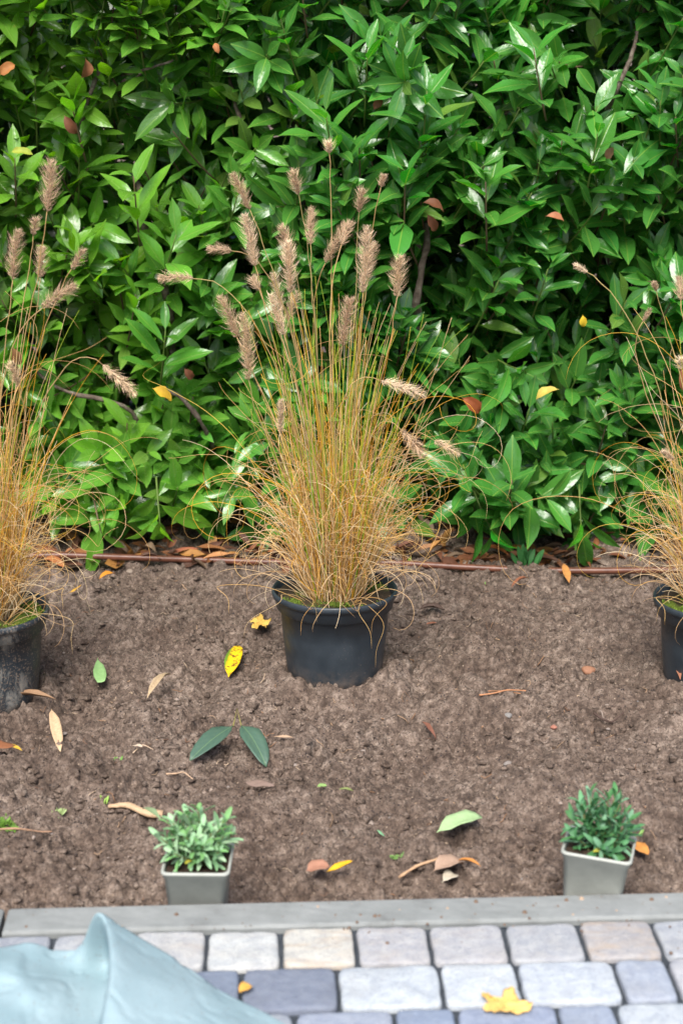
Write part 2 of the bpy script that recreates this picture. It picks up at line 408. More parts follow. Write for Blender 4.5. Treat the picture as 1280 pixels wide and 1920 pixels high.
def srow(px, py): return (PZ(px, py, ZP)-ka).dot(KU)
d1 = [(PZ(640, y, ZP)-ka).dot(KN) for y in (1734, 1810, 1890)]
pitch = (d1[2]-d1[0])/2
joints = {0: [srow(x, 1770) for x in (-185,-45,97,248,387,527,667,806,951,1095,1237,1380)],
          1: [srow(x, 1850) for x in (-60,120,285,452,634,829,976,1165,1268,1430)],
          2: [srow(x, 1910) for x in (-50,150,380,552,740,856,1048,1160,1340)]}
def stone_mesh(mb, s0, s1, t0, t1, tone, stain):
    """tumbled paver: rounded corners, chipped irregular edges, slightly domed top"""
    g = .0026; a0, a1, b0, b1 = s0+g, s1-g, t0+g, t1-g
    cx, cy, hx, hy = (a0+a1)/2, (b0+b1)/2, (a1-a0)/2, (b1-b0)/2
    cr = .014+random.random()*.008; N = 40; ph = random.random()*50
    out = []
    for k in range(N):
        a = 2*math.pi*k/N; c, s_ = math.cos(a), math.sin(a)
        e_ = 13.0; rr = (abs(c)**e_+abs(s_)**e_)**(-1/e_)
        wob = 1+ (float(fbm(ph+c*2.6, s_*2.6+ph, 4))-.5)*.075
        out.append((rr*c*wob, rr*s_*wob))
    V = []; rings = [(1.0, -.05), (1.0, -.005), (.985, -.0014), (.95, -.0003), (.8, 0), (.5, .0008), (.2, .001)]
    th = (random.random()-.5)*.0025
    for rr, z in rings:
        for (ox, oy) in out:
            sx_, sy_ = cx+ox*(hx-(1-min(rr,1))*0)*rr, cy+oy*hy*rr
            if rr > .9: # edge inset by true distance
                ins = {1.0:0, .985:.0012, .95:.004}[rr]; sx_, sy_ = cx+ox*(hx-ins), cy+oy*(hy-ins)
            nz = (float(fbm(sx_*45+ph, sy_*45, 3))-.5)*.0035
            V.append(kpt(sx_, sy_, ZP+z+(nz+th if z > -.03 else 0)))
    fs = []
    for i in range(len(rings)-1):
        for k in range(N): fs.append((i*N+k, i*N+(k+1)%N, (i+1)*N+(k+1)%N, (i+1)*N+k))
    fs.append(tuple((len(rings)-1)*N+k for k in range(N)))
    fs = [f[::-1] for f in fs]
    mb.add(V, fs, tuple(q*(.74 if tone[0] > .3 else .86) for q in tone), np.full((len(V),2), stain))
LT = [tuple(q*.96 for q in t_) for t_ in [(.53,.545,.56), (.47,.49,.515), (.59,.60,.60), (.40,.42,.455), (.50,.515,.53)]]
DKT = (.20,.225,.28)
mb = MB()
fixed = {(0,4):((.60,.615,.60),.25), (0,5):((.62,.60,.54),1.0), (0,6):((.49,.49,.50),.3), (0,7):((.48,.48,.49),.25), (0,8):((.46,.47,.485),.15), (0,9):((.45,.43,.42),.9),(0,3):((.56,.56,.55),.5),
         (1,3):(DKT,0), (1,2):((.2,.235,.30),0), (1,4):((.56,.60,.63),0), (1,5):((.60,.64,.67),0), (1,6):((.56,.60,.64),0), (1,7):((.42,.46,.53),0), (1,8):((.5,.5,.52),0),
         (2,2):((.42,.45,.49),0), (2,3):((.38,.42,.50),0), (2,4):((.26,.31,.40),0), (2,5):((.29,.33,.42),0), (2,6):((.36,.41,.50),0), (2,7):((.55,.59,.62),0)}
r = 0
while True:
    t0 = KW + r*pitch; t1 = t0+pitch
    if t0 > 1.7: break
    js = list(joints.get(r, []))
    if not js:
        js = [srow(640, 1800)-.4+random.random()*.1]
    n_in = len(js)
    lo = [js[0]]
    while lo[-1] > sj-1.3: lo.append(lo[-1]-random.choice((.094,.125,.14)))
    hi = [js[-1]]
    while hi[-1] < sj+2.2: hi.append(hi[-1]+random.choice((.094,.125,.14)))
    full = lo[1:][::-1]+js+hi[1:]; off = len(lo)-1
    for k in range(len(full)-1):
        tone, st = fixed.get((r, k-off), (random.choice(LT), 0.15*random.random()))
        if (r, k-off) not in fixed and random.random() < .2: tone = (.24,.28,.36)
        stone_mesh(mb, full[k], full[k+1], t0+(.001 if r == 0 else 0), t1, tone, st)
    r += 1
o = mb.build('paving', M['stone']); tag(o, kind='structure')
# bed of joint sand below the pavers, a sheet that carries on beyond them
nxj, nyj = 160, 90
S_ = np.linspace(sj-2.6, sj+3.4, nxj); D_ = np.linspace(KW, 2.2, nyj); V = []
for a in S_:
    for b in D_: V.append(kpt(a, b, ZP-.010+random.random()*.003))
fs = [(i*nyj+j, i*nyj+j+1, (i+1)*nyj+j+1, (i+1)*nyj+j) for i in range(nxj-1) for j in range(nyj-1)]
o = mesh_obj('joint_sand', V, fs, M['joint']); tag(o, kind='structure')

r7 = np.random.default_rng(8); mb = MB()
for k in range(260):
    d_ = r7.random()**2.2*(KW+.10)*1.0 if k % 3 else KW+r7.normal()*.012
    if d_ < .004: continue
    s_ = sj+r7.uniform(-1, 2.2) if k % 2 else sj+.85+r7.normal()*.35
    x, y, z = kpt(s_, d_, ZK if d_ < KW else ZP+.001); q = .0007+.0028*r7.random()**3
    th = r7.random()*3; n6 = 6
    top = [(x+q*math.cos(th+i)*.5, y+q*math.sin(th+i)*.5, z+q*.8) for i in range(n6)]; bot = [(x+q*math.cos(th+i*1.05)*(.8+.4*r7.random()), y+q*math.sin(th+i*1.05), z) for i in range(n6)]
    top = [(x+(b_[0]-x)*.55, y+(b_[1]-y)*.55, z+q*(.6+.4*r7.random())) for b_ in bot]
    mb.add(bot+top, [(i,(i+1)%n6,n6+(i+1)%n6,n6+i) for i in range(n6)]+[tuple(range(n6,2*n6))], (.16,.11,.08) if r7.random() < .8 else (.4,.3,.22))
o = mb.build('soil_specks', m_vc('soil_speck', .9, .2)); tag(o, 'specks of soil spilled on the kerb and the pavers beside it', 'soil specks', kind='stuff')

# ------------------------------------------------------------------ vectorised leaves
LT_T = np.array([0,.07,.16,.28,.42,.56,.70,.82,.92,1.0])
LT_W = np.array([.035,.06,.44,.80,.98,1.0,.86,.58,.25,.012])
def leaves(P, D, N, L, W, fold, curl, tint, prof=(LT_T, LT_W), across=(-1,-.55,0,.55,1), wave=.06, rs=None):
    """P base points, D directions, N upper-side normals (n,3); returns verts, faces, uv, colours"""
    rs = rs or rng
    n = len(P); t, wp = prof; a = np.array(across); nt_, na = len(t), len(a)
    D = D/np.linalg.norm(D, axis=1)[:,None]; N = N-(N*D).sum(1)[:,None]*D; N /= np.linalg.norm(N, axis=1)[:,None]+1e-9
    B = np.cross(D, N)
    T, A = np.meshgrid(t, a, indexing='ij'); T = T.ravel(); A = A.ravel(); Wp = np.repeat(wp, na)
    ang = curl[:,None]*T[None]                       # bends along its length
    safe = np.where(np.abs(curl) < 1e-3, 1e-3, curl)[:,None]
    along = L[:,None]*np.sin(ang)/safe; drop = -L[:,None]*(1-np.cos(ang))/safe
    nd = np.cos(ang); dd = np.sin(ang)               # local normal directions after bending
    wv = 1+wave*rs.standard_normal((n, len(T)))
    side = W[:,None]*.5*Wp[None]*A[None]*np.cos(fold)[:,None]*wv
    ph = rs.random(n)*6.28
    lift = W[:,None]*.5*Wp[None]*(np.abs(A)[None]*np.sin(fold)[:,None]) + W[:,None]*.07*np.sin(T[None]*9+ph[:,None])*np.sign(A)[None]*np.abs(A)[None]**2*Wp[None]
    V = P[:,None] + D[:,None]*(along+lift*dd)[...,None] + N[:,None]*(drop+lift*nd)[...,None] + B[:,None]*side[...,None]
    g = np.arange(nt_*na).reshape(nt_, na)
    q = np.stack([g[:-1,:-1].ravel(), g[:-1,1:].ravel(), g[1:,1:].ravel(), g[1:,:-1].ravel()], 1)
    q = q[:, ::-1]
    Fc = (q[None]+np.arange(n)[:,None,None]*(nt_*na)).reshape(-1,4)
    uv = np.stack([.5+.5*Wp*A, T], 1); uv = np.tile(uv, (n,1))
    C = np.repeat(tint, nt_*na, axis=0)
    return V.reshape(-1,3), Fc, uv, C
def unit(v): v = np.asarray(v, float); return v/(np.linalg.norm(v)+1e-12)

# ------------------------------------------------------------------ laurel hedge
hroot = empty('laurel_hedge', (0, 3.75, 0)); tag(hroot, 'dense glossy green laurel hedge filling the whole background behind the bed', 'hedge')
HO = (0, 3.75, 0)
rs = np.random.default_rng(21)
def hedge_front(x, z): # y of the hedge face
    return 3.52 + (float(fbm(x*2.3+40, z*2.3+3, 3))-.5)*.30 + .05*max(0, .25-z)/.25
HOLES = [(385,290,.075),(500,230,.05),(1110,170,.085),(1130,330,.05),(690,330,.05),(820,520,.05),(330,560,.06),(360,640,.05),(200,730,.06),(1010,1010,.06),(900,900,.06),
         (260,80,.05),(150,400,.05),(1240,420,.05),(860,1000,.05),(40,230,.05),(560,100,.05),(740,250,.04),(300,950,.045),(1070,760,.05),(1180,80,.05),(215,1005,.06)]
HP = [(PY(a, b, 3.55), r_) for a, b, r_ in HOLES]
Pl, Dl, Nl, Ll, Wl, Fl, Cl, Tl = [], [], [], [], [], [], [], []
stems = MB()
def shoot(tip, S, ln, nleaf, scale, tone):
    S = unit(S); ax = unit(np.cross(S, [0.3,.1,1])); ax2 = np.cross(S, ax)
    base = tip - S*ln + np.array([0,.03,-.03])
    ctrl = (base+tip)/2 + np.array([0,0,-.012])
    pts = [base*(1-q)**2+2*ctrl*q*(1-q)+tip*q*q for q in np.linspace(0,1,6)]
    g = (.10,.16,.03) if rs.random() < .7 else (.13,.09,.05)
    stems.tube(pts, np.linspace(.0026,.0014,6), 5, g)
    a0 = rs.random()*6.28
    for k in range(nleaf):
        f = (k+1)/nleaf; f = f**.75
        p = base*(1-f)**2+2*ctrl*f*(1-f)+tip*f*f
        a = a0+k*2.4+rs.normal()*.25
        th = R(66)*(1-f)+R(30)*f + rs.normal()*.16 + .15
        Rr = ax*math.cos(a)+ax2*math.sin(a)
        D = S*math.cos(th)+Rr*math.sin(th); D = D+np.array([0,-.12,.04])
        N = S*math.sin(th)-Rr*math.cos(th) + np.array([rs.normal()*.15, -.30, .55])
        L = (.096+.034*rs.random())*scale*(.72+.28*math.sin(math.pi*min(1,.25+f*.65)))
        if k == nleaf-1: L *= .7
        Pl.append(p); Dl.append(D); Nl.append(N); Ll.append(L); Wl.append(L*(.29+.09*rs.random()))
        Fl.append(R(5)+R(20)*rs.random()); Cl.append(.05+.7*rs.random()**1.5)
        v = rs.normal()*.16
        c = np.array(tone)*(1+v)
        if rs.random() < .05: c = np.array([.16,.26,.03])*(1+v)
        Tl.append(c)
def tone_at(x, z, young):
    a = float(fbm(x*2+11, z*2+7, 3))
    yel = max(0, min(1, (-.02-x)/.5))*(.35+.6*rs.random()) + .22*rs.random()      # the left end is yellower
    g = np.array([.009,.195,.018])*(1-yel)+np.array([.17,.36,.008])*yel
    if young: g = g*1.15+np.array([.012,.035,0])
    return g*(.75+.5*a)
nsh = 1420
cnt = 0
while cnt < nsh:
    x = rs.uniform(-1.3, 1.3); z = .05+rs.random()*1.45
    lim = .065+.05*math.sin(x*9)+(float(fbm(x*6+2, 9.1, 2))-.5)*.14
    if z < lim: continue
    skip = False
    for hp, hr in HP:
        if (x-hp.x)**2+(z-hp.z)**2 < hr*hr and rs.random() < .93: skip = True
    dep = rs.random()**1.5*.16
    if float(fbm(x*5.5+50, z*5.5+9, 2)) < .37: dep += .17
    if skip: dep += .26
    y = hedge_front(x, z)-.03+dep
    S = np.array([rs.normal()*.38, -.30-.45*rs.random(), .5+.7*rs.random()])
    if z < .3: S[2] -= .5*rs.random()+.15; S[1] -= .2
    if rs.random() < .12: S = np.array([rs.normal()*.6, -.8, -.5*rs.random()])
    shoot(np.array([x, y, z]), S, .09+.07*rs.random(), int(rs.integers(6, 12)), rs.uniform(.78, 1.12), tone_at(x, z, rs.random() < .3))
    cnt += 1
# sprigs the photograph shows clearly: (px, py of the tip, y, direction, leaves)
for px, py, yy, S, nl in [(1090,1000,3.40,(0,-.3,-1),6),(925,1000,3.42,(.3,-.3,-.8),5),(300,985,3.42,(.1,-.3,-.9),5),(640,1000,3.45,(-.1,-.3,-.7),6),(250,330,3.44,(0,-.3,1),7),
        (800,170,3.42,(.05,-.3,1),9),(610,210,3.42,(-.2,-.4,1),9),(760,320,3.42,(0,-.3,1),9),(1120,250,3.42,(.1,-.3,1),8),(910,340,3.42,(-.1,-.3,1),8),(190,1000,3.44,(.2,-.3,-.8),5),
        (1000,90,3.42,(-.3,-.3,.9),9),(330,440,3.44,(.4,-.3,.8),8),(960,900,3.4,(0,-.5,.8),11),(860,880,3.4,(-.5,-.5,.5),9),(1030,930,3.41,(.5,-.5,.1),8),(310,620,3.43,(.2,-.4,.9),9)]:
    p = PY(px, py, yy); shoot(np.array(p), S, .13, nl, 1.1, tone_at(p.x, p.z, True))
V, Fc, uv, C = leaves(np.array(Pl), np.array(Dl), np.array(Nl), np.array(Ll), np.array(Wl), np.array(Fl), np.array(Cl), np.clip(np.array(Tl), .005, 1), wave=.035, rs=rs)
mesh_obj('foliage', V, Fc, M['leaf'], hroot, uv, C, origin=HO)
stems.build('shoots', m_vc('shoot_bark', .6, .3, 80, .3), hroot, HO)
# inner and rear foliage of the hedge, the shade of its depth put into a darker tint
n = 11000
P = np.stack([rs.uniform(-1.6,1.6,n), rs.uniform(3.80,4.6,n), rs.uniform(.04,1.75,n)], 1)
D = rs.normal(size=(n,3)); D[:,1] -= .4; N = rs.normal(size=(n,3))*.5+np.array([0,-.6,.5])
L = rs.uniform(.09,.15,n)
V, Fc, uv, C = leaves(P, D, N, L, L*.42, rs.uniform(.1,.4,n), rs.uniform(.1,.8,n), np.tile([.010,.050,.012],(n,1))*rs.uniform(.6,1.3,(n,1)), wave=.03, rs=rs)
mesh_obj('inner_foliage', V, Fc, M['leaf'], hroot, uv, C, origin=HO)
# branches
def branch(pts, r0, r1, sub=5):
    pts = [Vector(p)+Vector((0,.035,0)) for p in pts]; r0 *= .78; r1 *= .78; out = []
    for i in range(len(pts)-1):
        p0 = pts[max(i-1,0)]; p1 = pts[i]; p2 = pts[i+1]; p3 = pts[min(i+2,len(pts)-1)]
        for k in range(sub):
            t = k/sub; t2 = t*t; t3 = t2*t
            out.append(.5*((2*p1)+(p2-p0)*t+(2*p0-5*p1+4*p2-p3)*t2+(3*p1-p0-3*p2+p3)*t3))
    out.append(pts[-1]); out = np.array([tuple(p) for p in out])
    rr = np.linspace(r0, r1, len(out))*(1+.13*rs.standard_normal(len(out)))
    out += rs.standard_normal(out.shape)*r1*.25
    b = MB(); b.tube(out, rr, 9); b.build('branch', M['bark'], hroot, HO)
def pb(lst, y): return [PY(a, b, y+dy) for a, b, dy in lst]
branch(pb([(475,320,.03),(462,270,0),(440,200,0),(425,130,.05)],3.56), .008, .005)
branch(pb([(560,150,0),(530,110,0),(505,80,.05)],3.58), .006, .004)
branch(pb([(790,760,.1),(785,640,.03),(783,560,0),(800,470,0),(800,420,.05)],3.50), .013, .008)
branch(pb([(800,480,0),(765,440,0),(730,400,.05)],3.52), .006, .004)
branch(pb([(270,480,.05),(262,390,0),(255,340,.05)],3.60), .012, .008)
branch(pb([(322,720,.08),(318,620,.02),(305,530,0),(300,480,.08)],3.58), .013, .009)
branch(pb([(1140,210,.05),(1165,160,0),(1190,100,.02),(1200,60,.08)],3.52), .007, .005)
branch(pb([(225,140,.05),(270,130,0),(322,112,0)],3.50), .0045, .003)
branch(pb([(145,250,.05),(160,190,0),(190,110,.03)],3.52), .008, .005)
branch(pb([(400,850,.1),(375,800,.02),(335,750,0),(300,735,0)],3.46), .008, .005)
branch(pb([(260,900,.1),(245,780,.03),(120,740,0),(60,700,.04)],3.54), .008, .005)
for x in (-1.15,-.82,-.5,-.31,-.05,.17,.44,.7,.98,1.2):
    y = 3.86+rs.normal()*.04; pts = [(x,y,-.05)]
    for k in range(1,7): pts.append((x+rs.normal()*.05, y+rs.normal()*.04, k*.24))
    branch(pts, .017, .009)
    for q in range(3):
        z = .2+rs.random()*1.0; s_ = rs.choice((-1,1))
        branch([(x,y,z),(x+s_*.1,y-.08,z+.1),(x+s_*(.16+.1*rs.random()),y-.2,z+.2+.1*rs.random())], .006, .003)
# withered and yellowing leaves caught in the hedge
def hleaf(px, py, yy, D, N, L, Wd, c, name, label, curl=1.2):
    p = PY(px, py, yy)
    V, Fc, uv, C = leaves(np.array([p]), np.array([D], float), np.array([N], float), np.array([L]), np.array([Wd]), np.array([.5]), np.array([curl]), np.array([c]), wave=.1, rs=rs)
    o = mesh_obj(name, V, Fc, M['litter'], hroot, uv, C, origin=HO); o['label'] = label
BR = (.17,.065,.03); YE = (.55,.36,.03)
for a in [(160,108,3.43,(.2,-.2,-1),(.8,-.5,.2),.045,.035,(.24,.10,.04)),(120,215,3.44,(.5,-.3,-.8),(0,-1,.2),.05,.025,BR),(410,100,3.42,(-.3,-.3,.9),(0,-1,.3),.025,.015,(.38,.15,.05)),
          (790,380,3.42,(1,-.2,.1),(0,-.6,1),.055,.028,BR),(800,400,3.43,(.5,-.2,-.8),(0,-1,.2),.05,.022,BR),(1022,405,3.42,(1,-.3,.2),(0,-.8,1),.045,.02,(.38,.15,.07)),
          (865,745,3.42,(.8,-.3,-.4),(0,-1,.6),.06,.035,(.26,.07,.02)),(25,650,3.46,(.2,-.2,-.9),(0,-1,.1),.05,.03,(.24,.12,.05)),(1150,275,3.43,(-.4,-.3,-.5),(0,-1,.4),.03,.02,(.33,.18,.1)),
          (700,205,3.45,(.4,-.3,.6),(0,-1,.4),.03,.02,BR),(345,690,3.44,(.5,-.2,-.6),(0,-1,.3),.035,.02,BR),(1275,690,3.43,(.3,-.3,-.7),(0,-1,.3),.06,.035,(.3,.11,.05)),(0,140,3.43,(.5,-.2,.5),(0,-1,.4),.04,.03,(.36,.15,.04))]:
    hleaf(*a, 'withered_leaf', 'withered brown leaf caught in the hedge')
for a in [(1048,730,3.38,(-1,-.2,.05),(0,-.6,1),.058,.026,(.50,.40,.07)),(285,728,3.42,(.9,-.2,-.2),(0,-.8,.9),.055,.028,(.62,.38,.03)),(1092,590,3.44,(.1,-.3,-.8),(0,-1,.3),.03,.018,(.7,.5,.03)),
          (20,285,3.44,(.6,-.3,.2),(0,-.9,.8),.05,.022,(.3,.36,.04))]:
    hleaf(*a, 'yellowing_leaf', 'yellowing leaf in the hedge')

# ------------------------------------------------------------------ potted fountain grasses
ZR = .165                                            # rim height
def lathe(prof, seg=72, wob=0.0):
    V = []; fs = []
    for i, (r_, z_) in enumerate(prof):
        for k in range(seg):
            a = 2*math.pi*k/seg; rr = r_*(1+wob*math.sin(2*a+.7)*(z_/ZR))
            V.append((rr*math.cos(a), rr*math.sin(a), z_))
    for i in range(len(prof)-1):
        for k in range(seg): fs.append((i*seg+k, i*seg+(k+1)%seg, (i+1)*seg+(k+1)%seg, (i+1)*seg+k))
    fs.append(tuple(range(seg))[::-1])
    return V, fs
def grow(p, d, ln, n, k0, k1, axis, grav=0, kpow=2.0, wob=.0):
    """a strand that starts straight and bends more and more about an axis"""
    pts = [np.array(p, float)]; d = unit(d); ds = ln/n; ax = unit(axis)
    for i in range(n):
        f = (i+1)/n; k = k0+(k1-k0)*f**kpow
        a = k*ds; d = d*math.cos(a)+np.cross(ax, d)*math.sin(a)+ax*(ax@d)*(1-math.cos(a))
        d = d+np.array([0,0,-grav*ds*f]); d = unit(d+rs2.normal(size=3)*wob)
        pts.append(pts[-1]+d*ds)
    return np.array(pts)
rs2 = np.random.default_rng(77)
STRAW = [(.90,.66,.34), (.86,.56,.21), (.92,.75,.47), (.80,.48,.17), (.90,.62,.25)]
GOLD = [(.90,.50,.04), (.92,.58,.07), (.84,.42,.04), (.90,.64,.12)]
GREEN = [(.38,.60,.03), (.50,.66,.05), (.28,.50,.03), (.66,.68,.07)]
def pick(l): c = l[rs2.integers(len(l))]; return np.array(c)*(.85+.3*rs2.random())
def plume_mesh(curve, wid, c, nb=430):
    wid = wid*1.08
    """bottle-brush seed head along a curve (points), bristles pointing tipwards"""
    m = MB(); cv = np.asarray(curve); n = len(cv)
    seg = np.linalg.norm(np.diff(cv, axis=0), axis=1); Lc = seg.sum()
    m.tube(cv, np.linspace(.0012,.0005,n), 4, np.array(c)*.8)
    T = np.gradient(cv, axis=0); T /= np.linalg.norm(T, axis=1)[:,None]
    nb = int(nb*max(.35, Lc/.09))
    V = []; Fs = []; Cs = []; q = 0
    for k in range(nb):
        f = rs2.random(); i = f*(n-1); a = int(min(i, n-2)); u = i-a
        p = cv[a]*(1-u)+cv[a+1]*u; t = T[a]*(1-u)+T[a+1]*u
        rv = rs2.normal(size=3); rv -= t*(rv@t); rv = unit(rv)
        env = (min(1, .55+f*2.2))*min(1, .35+(1-f)*2.6)
        br_ = k % 4 > 0
        if br_:   # long fine bristle
            ln = wid*.5*env*(1.0+1.1*rs2.random()); th = R(38)+R(34)*rs2.random(); wd = .00036
            s0 = p+rv*.001; mid = s0+(t*math.cos(th)+rv*math.sin(th))*ln*.5; e_ = s0+(t*math.cos(th*.8)+rv*math.sin(th*.8))*ln*1.05
            sd_ = unit(np.cross(t, rv)+rs2.normal(size=3)*.5)*wd
            V += [s0-sd_, s0+sd_, mid+sd_*.8, mid-sd_*.8, e_]; Fs += [(q,q+1,q+2,q+3), (q+3,q+2,q+4)]; q += 5
            cc = np.array(c)*(1.2+.6*rs2.random()); Cs += [cc]*4+[cc*1.25]
        else:     # spikelet
            ln = .0055*(.8+.5*rs2.random()); th = R(30)+R(25)*rs2.random()
            d = t*math.cos(th)+rv*math.sin(th); s0 = p+rv*wid*.10; e_ = s0+d*ln; sd_ = unit(np.cross(d, rv))*.0011; up = unit(np.cross(sd_, d))*.0009; md = s0+d*ln*.45
            V += [s0, md+sd_, md+up, md-sd_, md-up, e_]
            Fs += [(q,q+1,q+2),(q,q+2,q+3),(q,q+3,q+4),(q,q+4,q+1),(q+5,q+2,q+1),(q+5,q+3,q+2),(q+5,q+4,q+3),(q+5,q+1,q+4)]; q += 6
            Cs += [np.array(c)*(.6+.35*rs2.random())]*6
    m.add(np.array(V), Fs, np.array(Cs)); return m
def bez(a, b, c, d, n):
    return np.array([a*(1-t)**3+3*b*t*(1-t)**2+3*c*t*t*(1-t)+d*t**3 for t in np.linspace(0,1,n)])
def grass_plant(idx, label, mat, plumes, nup, ncurl, nlow, hang, lean=0.0):
    c = PC[idx]; z0 = 0.0
    root = empty('potted_grass', c); tag(root, label, 'potted plant', 'fountain grasses standing in black pots on the bed')
    O = (0,0,0)
    V, fs = lathe([(q_, w_*1.07) for q_, w_ in [(.0,.0),(.080,.0),(.086,.004),(.0885,.02),(.0965,.09),(.0998,.130),(.1035,.1315),(.1072,.134),(.1090,.150),(.1105,.152),(.1145,.1545),(.1155,.158),(.1152,.1625),(.1135,.165),(.1112,.1648),(.1098,.161),(.1045,.14),(.096,.12)]], 84, .006)
    mesh_obj('pot', V, fs, mat, root)
    # potting soil with moss
    nr, na = 16, 60; V = []; Cc = []
    for i in range(nr):
        for k in range(na):
            r_ = .1045*i/(nr-1); a = 2*math.pi*k/na
            x, y = r_*math.cos(a), r_*math.sin(a)
            nz = float(fbm(x*60+idx*9, y*60+5, 4)); V.append((x, y, .154+nz*.018+.006*(1-i/(nr-1))))
            mo = max(0, min(1, (float(fbm(x*22+idx*5+3, y*22, 3))-.42)*6))*(1 if r_ > .05 else .2)
            Cc.append(np.array([.045,.032,.022])*(1-mo)+np.array([.10,.145,.02])*mo)
    fs = [(i*na+k, (i+1)*na+k, (i+1)*na+(k+1)%na, i*na+(k+1)%na) for i in range(nr-1) for k in range(na)]
    mesh_obj('potting_soil', V, fs, M['herb'], root, vc=np.array(Cc))
    mb = MB()
    for k in range(900):
        a = rs2.random()*6.28; r_ = .045+.06*rs2.random()**.7; x, y = r_*math.cos(a), r_*math.sin(a)
        if float(fbm(x*22+idx*5+3, y*22, 3)) < .47: continue
        h = .003+.005*rs2.random(); p = np.array([x,y,.162]); d = unit(np.array([rs2.normal()*.6, rs2.normal()*.6, 1]))
        mb.tube([p, p+d*h*.6, p+d*h], [.0016,.0014,.0004], 4, np.array([.14,.22,.025])*(.6+.8*rs2.random()))
    mb.build('moss', M['herb'], root)
    def start(rmax):
        a = rs2.random()*6.28; r_ = rmax*math.sqrt(rs2.random()); return np.array([r_*math.cos(a), r_*math.sin(a), .160]), a, r_/rmax
    dry, grn, base = MB(), MB(), MB()
    for k in range(nup):
        p, a, f = start(.050); tilt = R(1)+R(18)*f*rs2.random()**.7
        out = np.array([math.cos(a), math.sin(a), 0])
        d = out*math.sin(tilt)+np.array([lean+rs2.normal()*.03,rs2.normal()*.03,math.cos(tilt)])
        ln = .14+.44*rs2.random()**1.6
        ax = np.cross([0,0,1], out)+rs2.normal(size=3)*.5
        pts = grow(p, d, ln, 14, rs2.normal()*.3, 2.5*rs2.random(), ax, .3, 2, .022)
        g = rs2.random()
        if g < .36: grn.tube(pts, np.linspace(.0014,.0004,len(pts)), 3, pick(GREEN), .5)
        else: dry.tube(pts, np.linspace(.0014,.0004,len(pts)), 3, pick(GOLD if g < .60 else STRAW), .5)
    for k in range(ncurl):
        p, a, f = start(.052); tilt = R(2)+R(21)*rs2.random()*(.3+.7*f)
        out = np.array([math.cos(a), math.sin(a), 0])
        d = out*math.sin(tilt)+np.array([lean+rs2.normal()*.05,rs2.normal()*.05,math.cos(tilt)])
        ln = .14+.34*rs2.random()**.9
        ax = np.cross([0,0,1], out)*(.2+rs2.random())+rs2.normal(size=3)*.95
        big = rs2.random() < .30
        if rs2.random() < .52:
            pts = grow(p, d, .12+.30*rs2.random(), 30, rs2.normal()*3, (26+34*rs2.random())*rs2.choice((-1,1)), rs2.normal(size=3), .2, 1.6+rs2.random(), .06)
            dry.tube(pts, np.linspace(.0010,.0003,len(pts)), 3, pick(STRAW), .6); continue
        pts = grow(p, d, ln*(1.5 if big else 1), 34, rs2.normal()*.8, (14+26*rs2.random())*(1 if rs2.random() < .85 else -.8)*(.75 if big else 1), ax, .35, 1.2+rs2.random()*1.5, .05)
        dry.tube(pts, np.linspace(.00095,.0003,len(pts)), 3, pick(STRAW if rs2.random() < .7 else GOLD), .6)
    for k in range(nlow):
        p, a, f = start(.053); tilt = R(6)+R(58)*rs2.random()**1.6*f
        out = np.array([math.cos(a), math.sin(a), 0])
        d = out*math.sin(tilt)+np.array([rs2.normal()*.1,rs2.normal()*.1,math.cos(tilt)])
        ax = np.cross([0,0,1], out)+rs2.normal(size=3)*.5
        pts = grow(p, d, .06+.17*rs2.random(), 18, 0, 10+32*rs2.random(), ax, .4, 1.3, .04)
        base.tube(pts, np.linspace(.0012,.0004,len(pts)), 3, pick([(.84,.62,.36),(.74,.50,.26),(.88,.72,.48),(.56,.36,.18)]), .6)
    for px, py_, wob in hang:           # strands trailing over the rim: end pixel at the pot's depth
        e_ = np.array(PY(px, py_, c.y-.12)) - np.array(c); e_[2] = max(e_[2], .006)
        a = math.atan2(min(e_[1],-.02), e_[0]); out = np.array([math.cos(a), math.sin(a), 0])
        p = np.array([0,0,.15])+out*.05; rim = out*.122+np.array([0,0,.185])
        pts = bez(p, rim+np.array([0,0,.03]), np.array([e_[0]+wob*.08, e_[1], e_[2]+.08]), e_, 24)
        tt = np.linspace(0,1,24); pts[:,0] += wob*.016*np.sin(tt*13)*tt; pts[:,1] -= .004
        base.tube(pts, np.linspace(.0010,.0004,24), 3, pick(STRAW), .6)
    tag(dry.build('dry_blades', M['grass'], root), kind='stuff')
    tag(grn.build('green_blades', M['grass'], root), 'blades still green at the heart of the tuft', kind='stuff')
    tag(base.build('basal_blades', M['grass'], root), kind='stuff')
    for (bx_, by_, tx, ty, dy, wd) in plumes:
        Yp = c.y+dy
        B = np.array(PY(bx_, by_, Yp))-np.array(c); T_ = np.array(PY(tx, ty, Yp+rs2.normal()*.01))-np.array(c)
        a = math.atan2(dy, B[0]*.6); p = np.array([math.cos(a)*.04*rs2.random(), math.sin(a)*.04, .145])
        dirn = unit(T_-B); dist = np.linalg.norm(B-p)
        hz = B[2]-p[2]
        st = bez(p, p+np.array([B[0]*.10, B[1]*.15, hz*.45]), B-dirn*min(.12, dist*.3)+np.array([0,0,.015 if abs(dirn[2]) < .6 else 0]), B, 22)
        st[1:-1] += rs2.normal(size=(20,3))*.0009
        m = MB(); m.tube(st, np.linspace(.0012,.0007,22), 4, pick([(.60,.42,.18),(.55,.36,.14),(.52,.42,.16)]))
        stalk = m.build('flower_stalk', M['grass'], root)
        ln = np.linalg.norm(T_-B); bend = np.array([0,0,-.05 if abs(dirn[2]) < .6 else 0])*ln*4 + rs2.normal(size=3)*.05*ln
        cv = bez(B, B+(T_-B)*.33+bend*.3*-1, B+(T_-B)*.66-bend*.3, T_, 9)
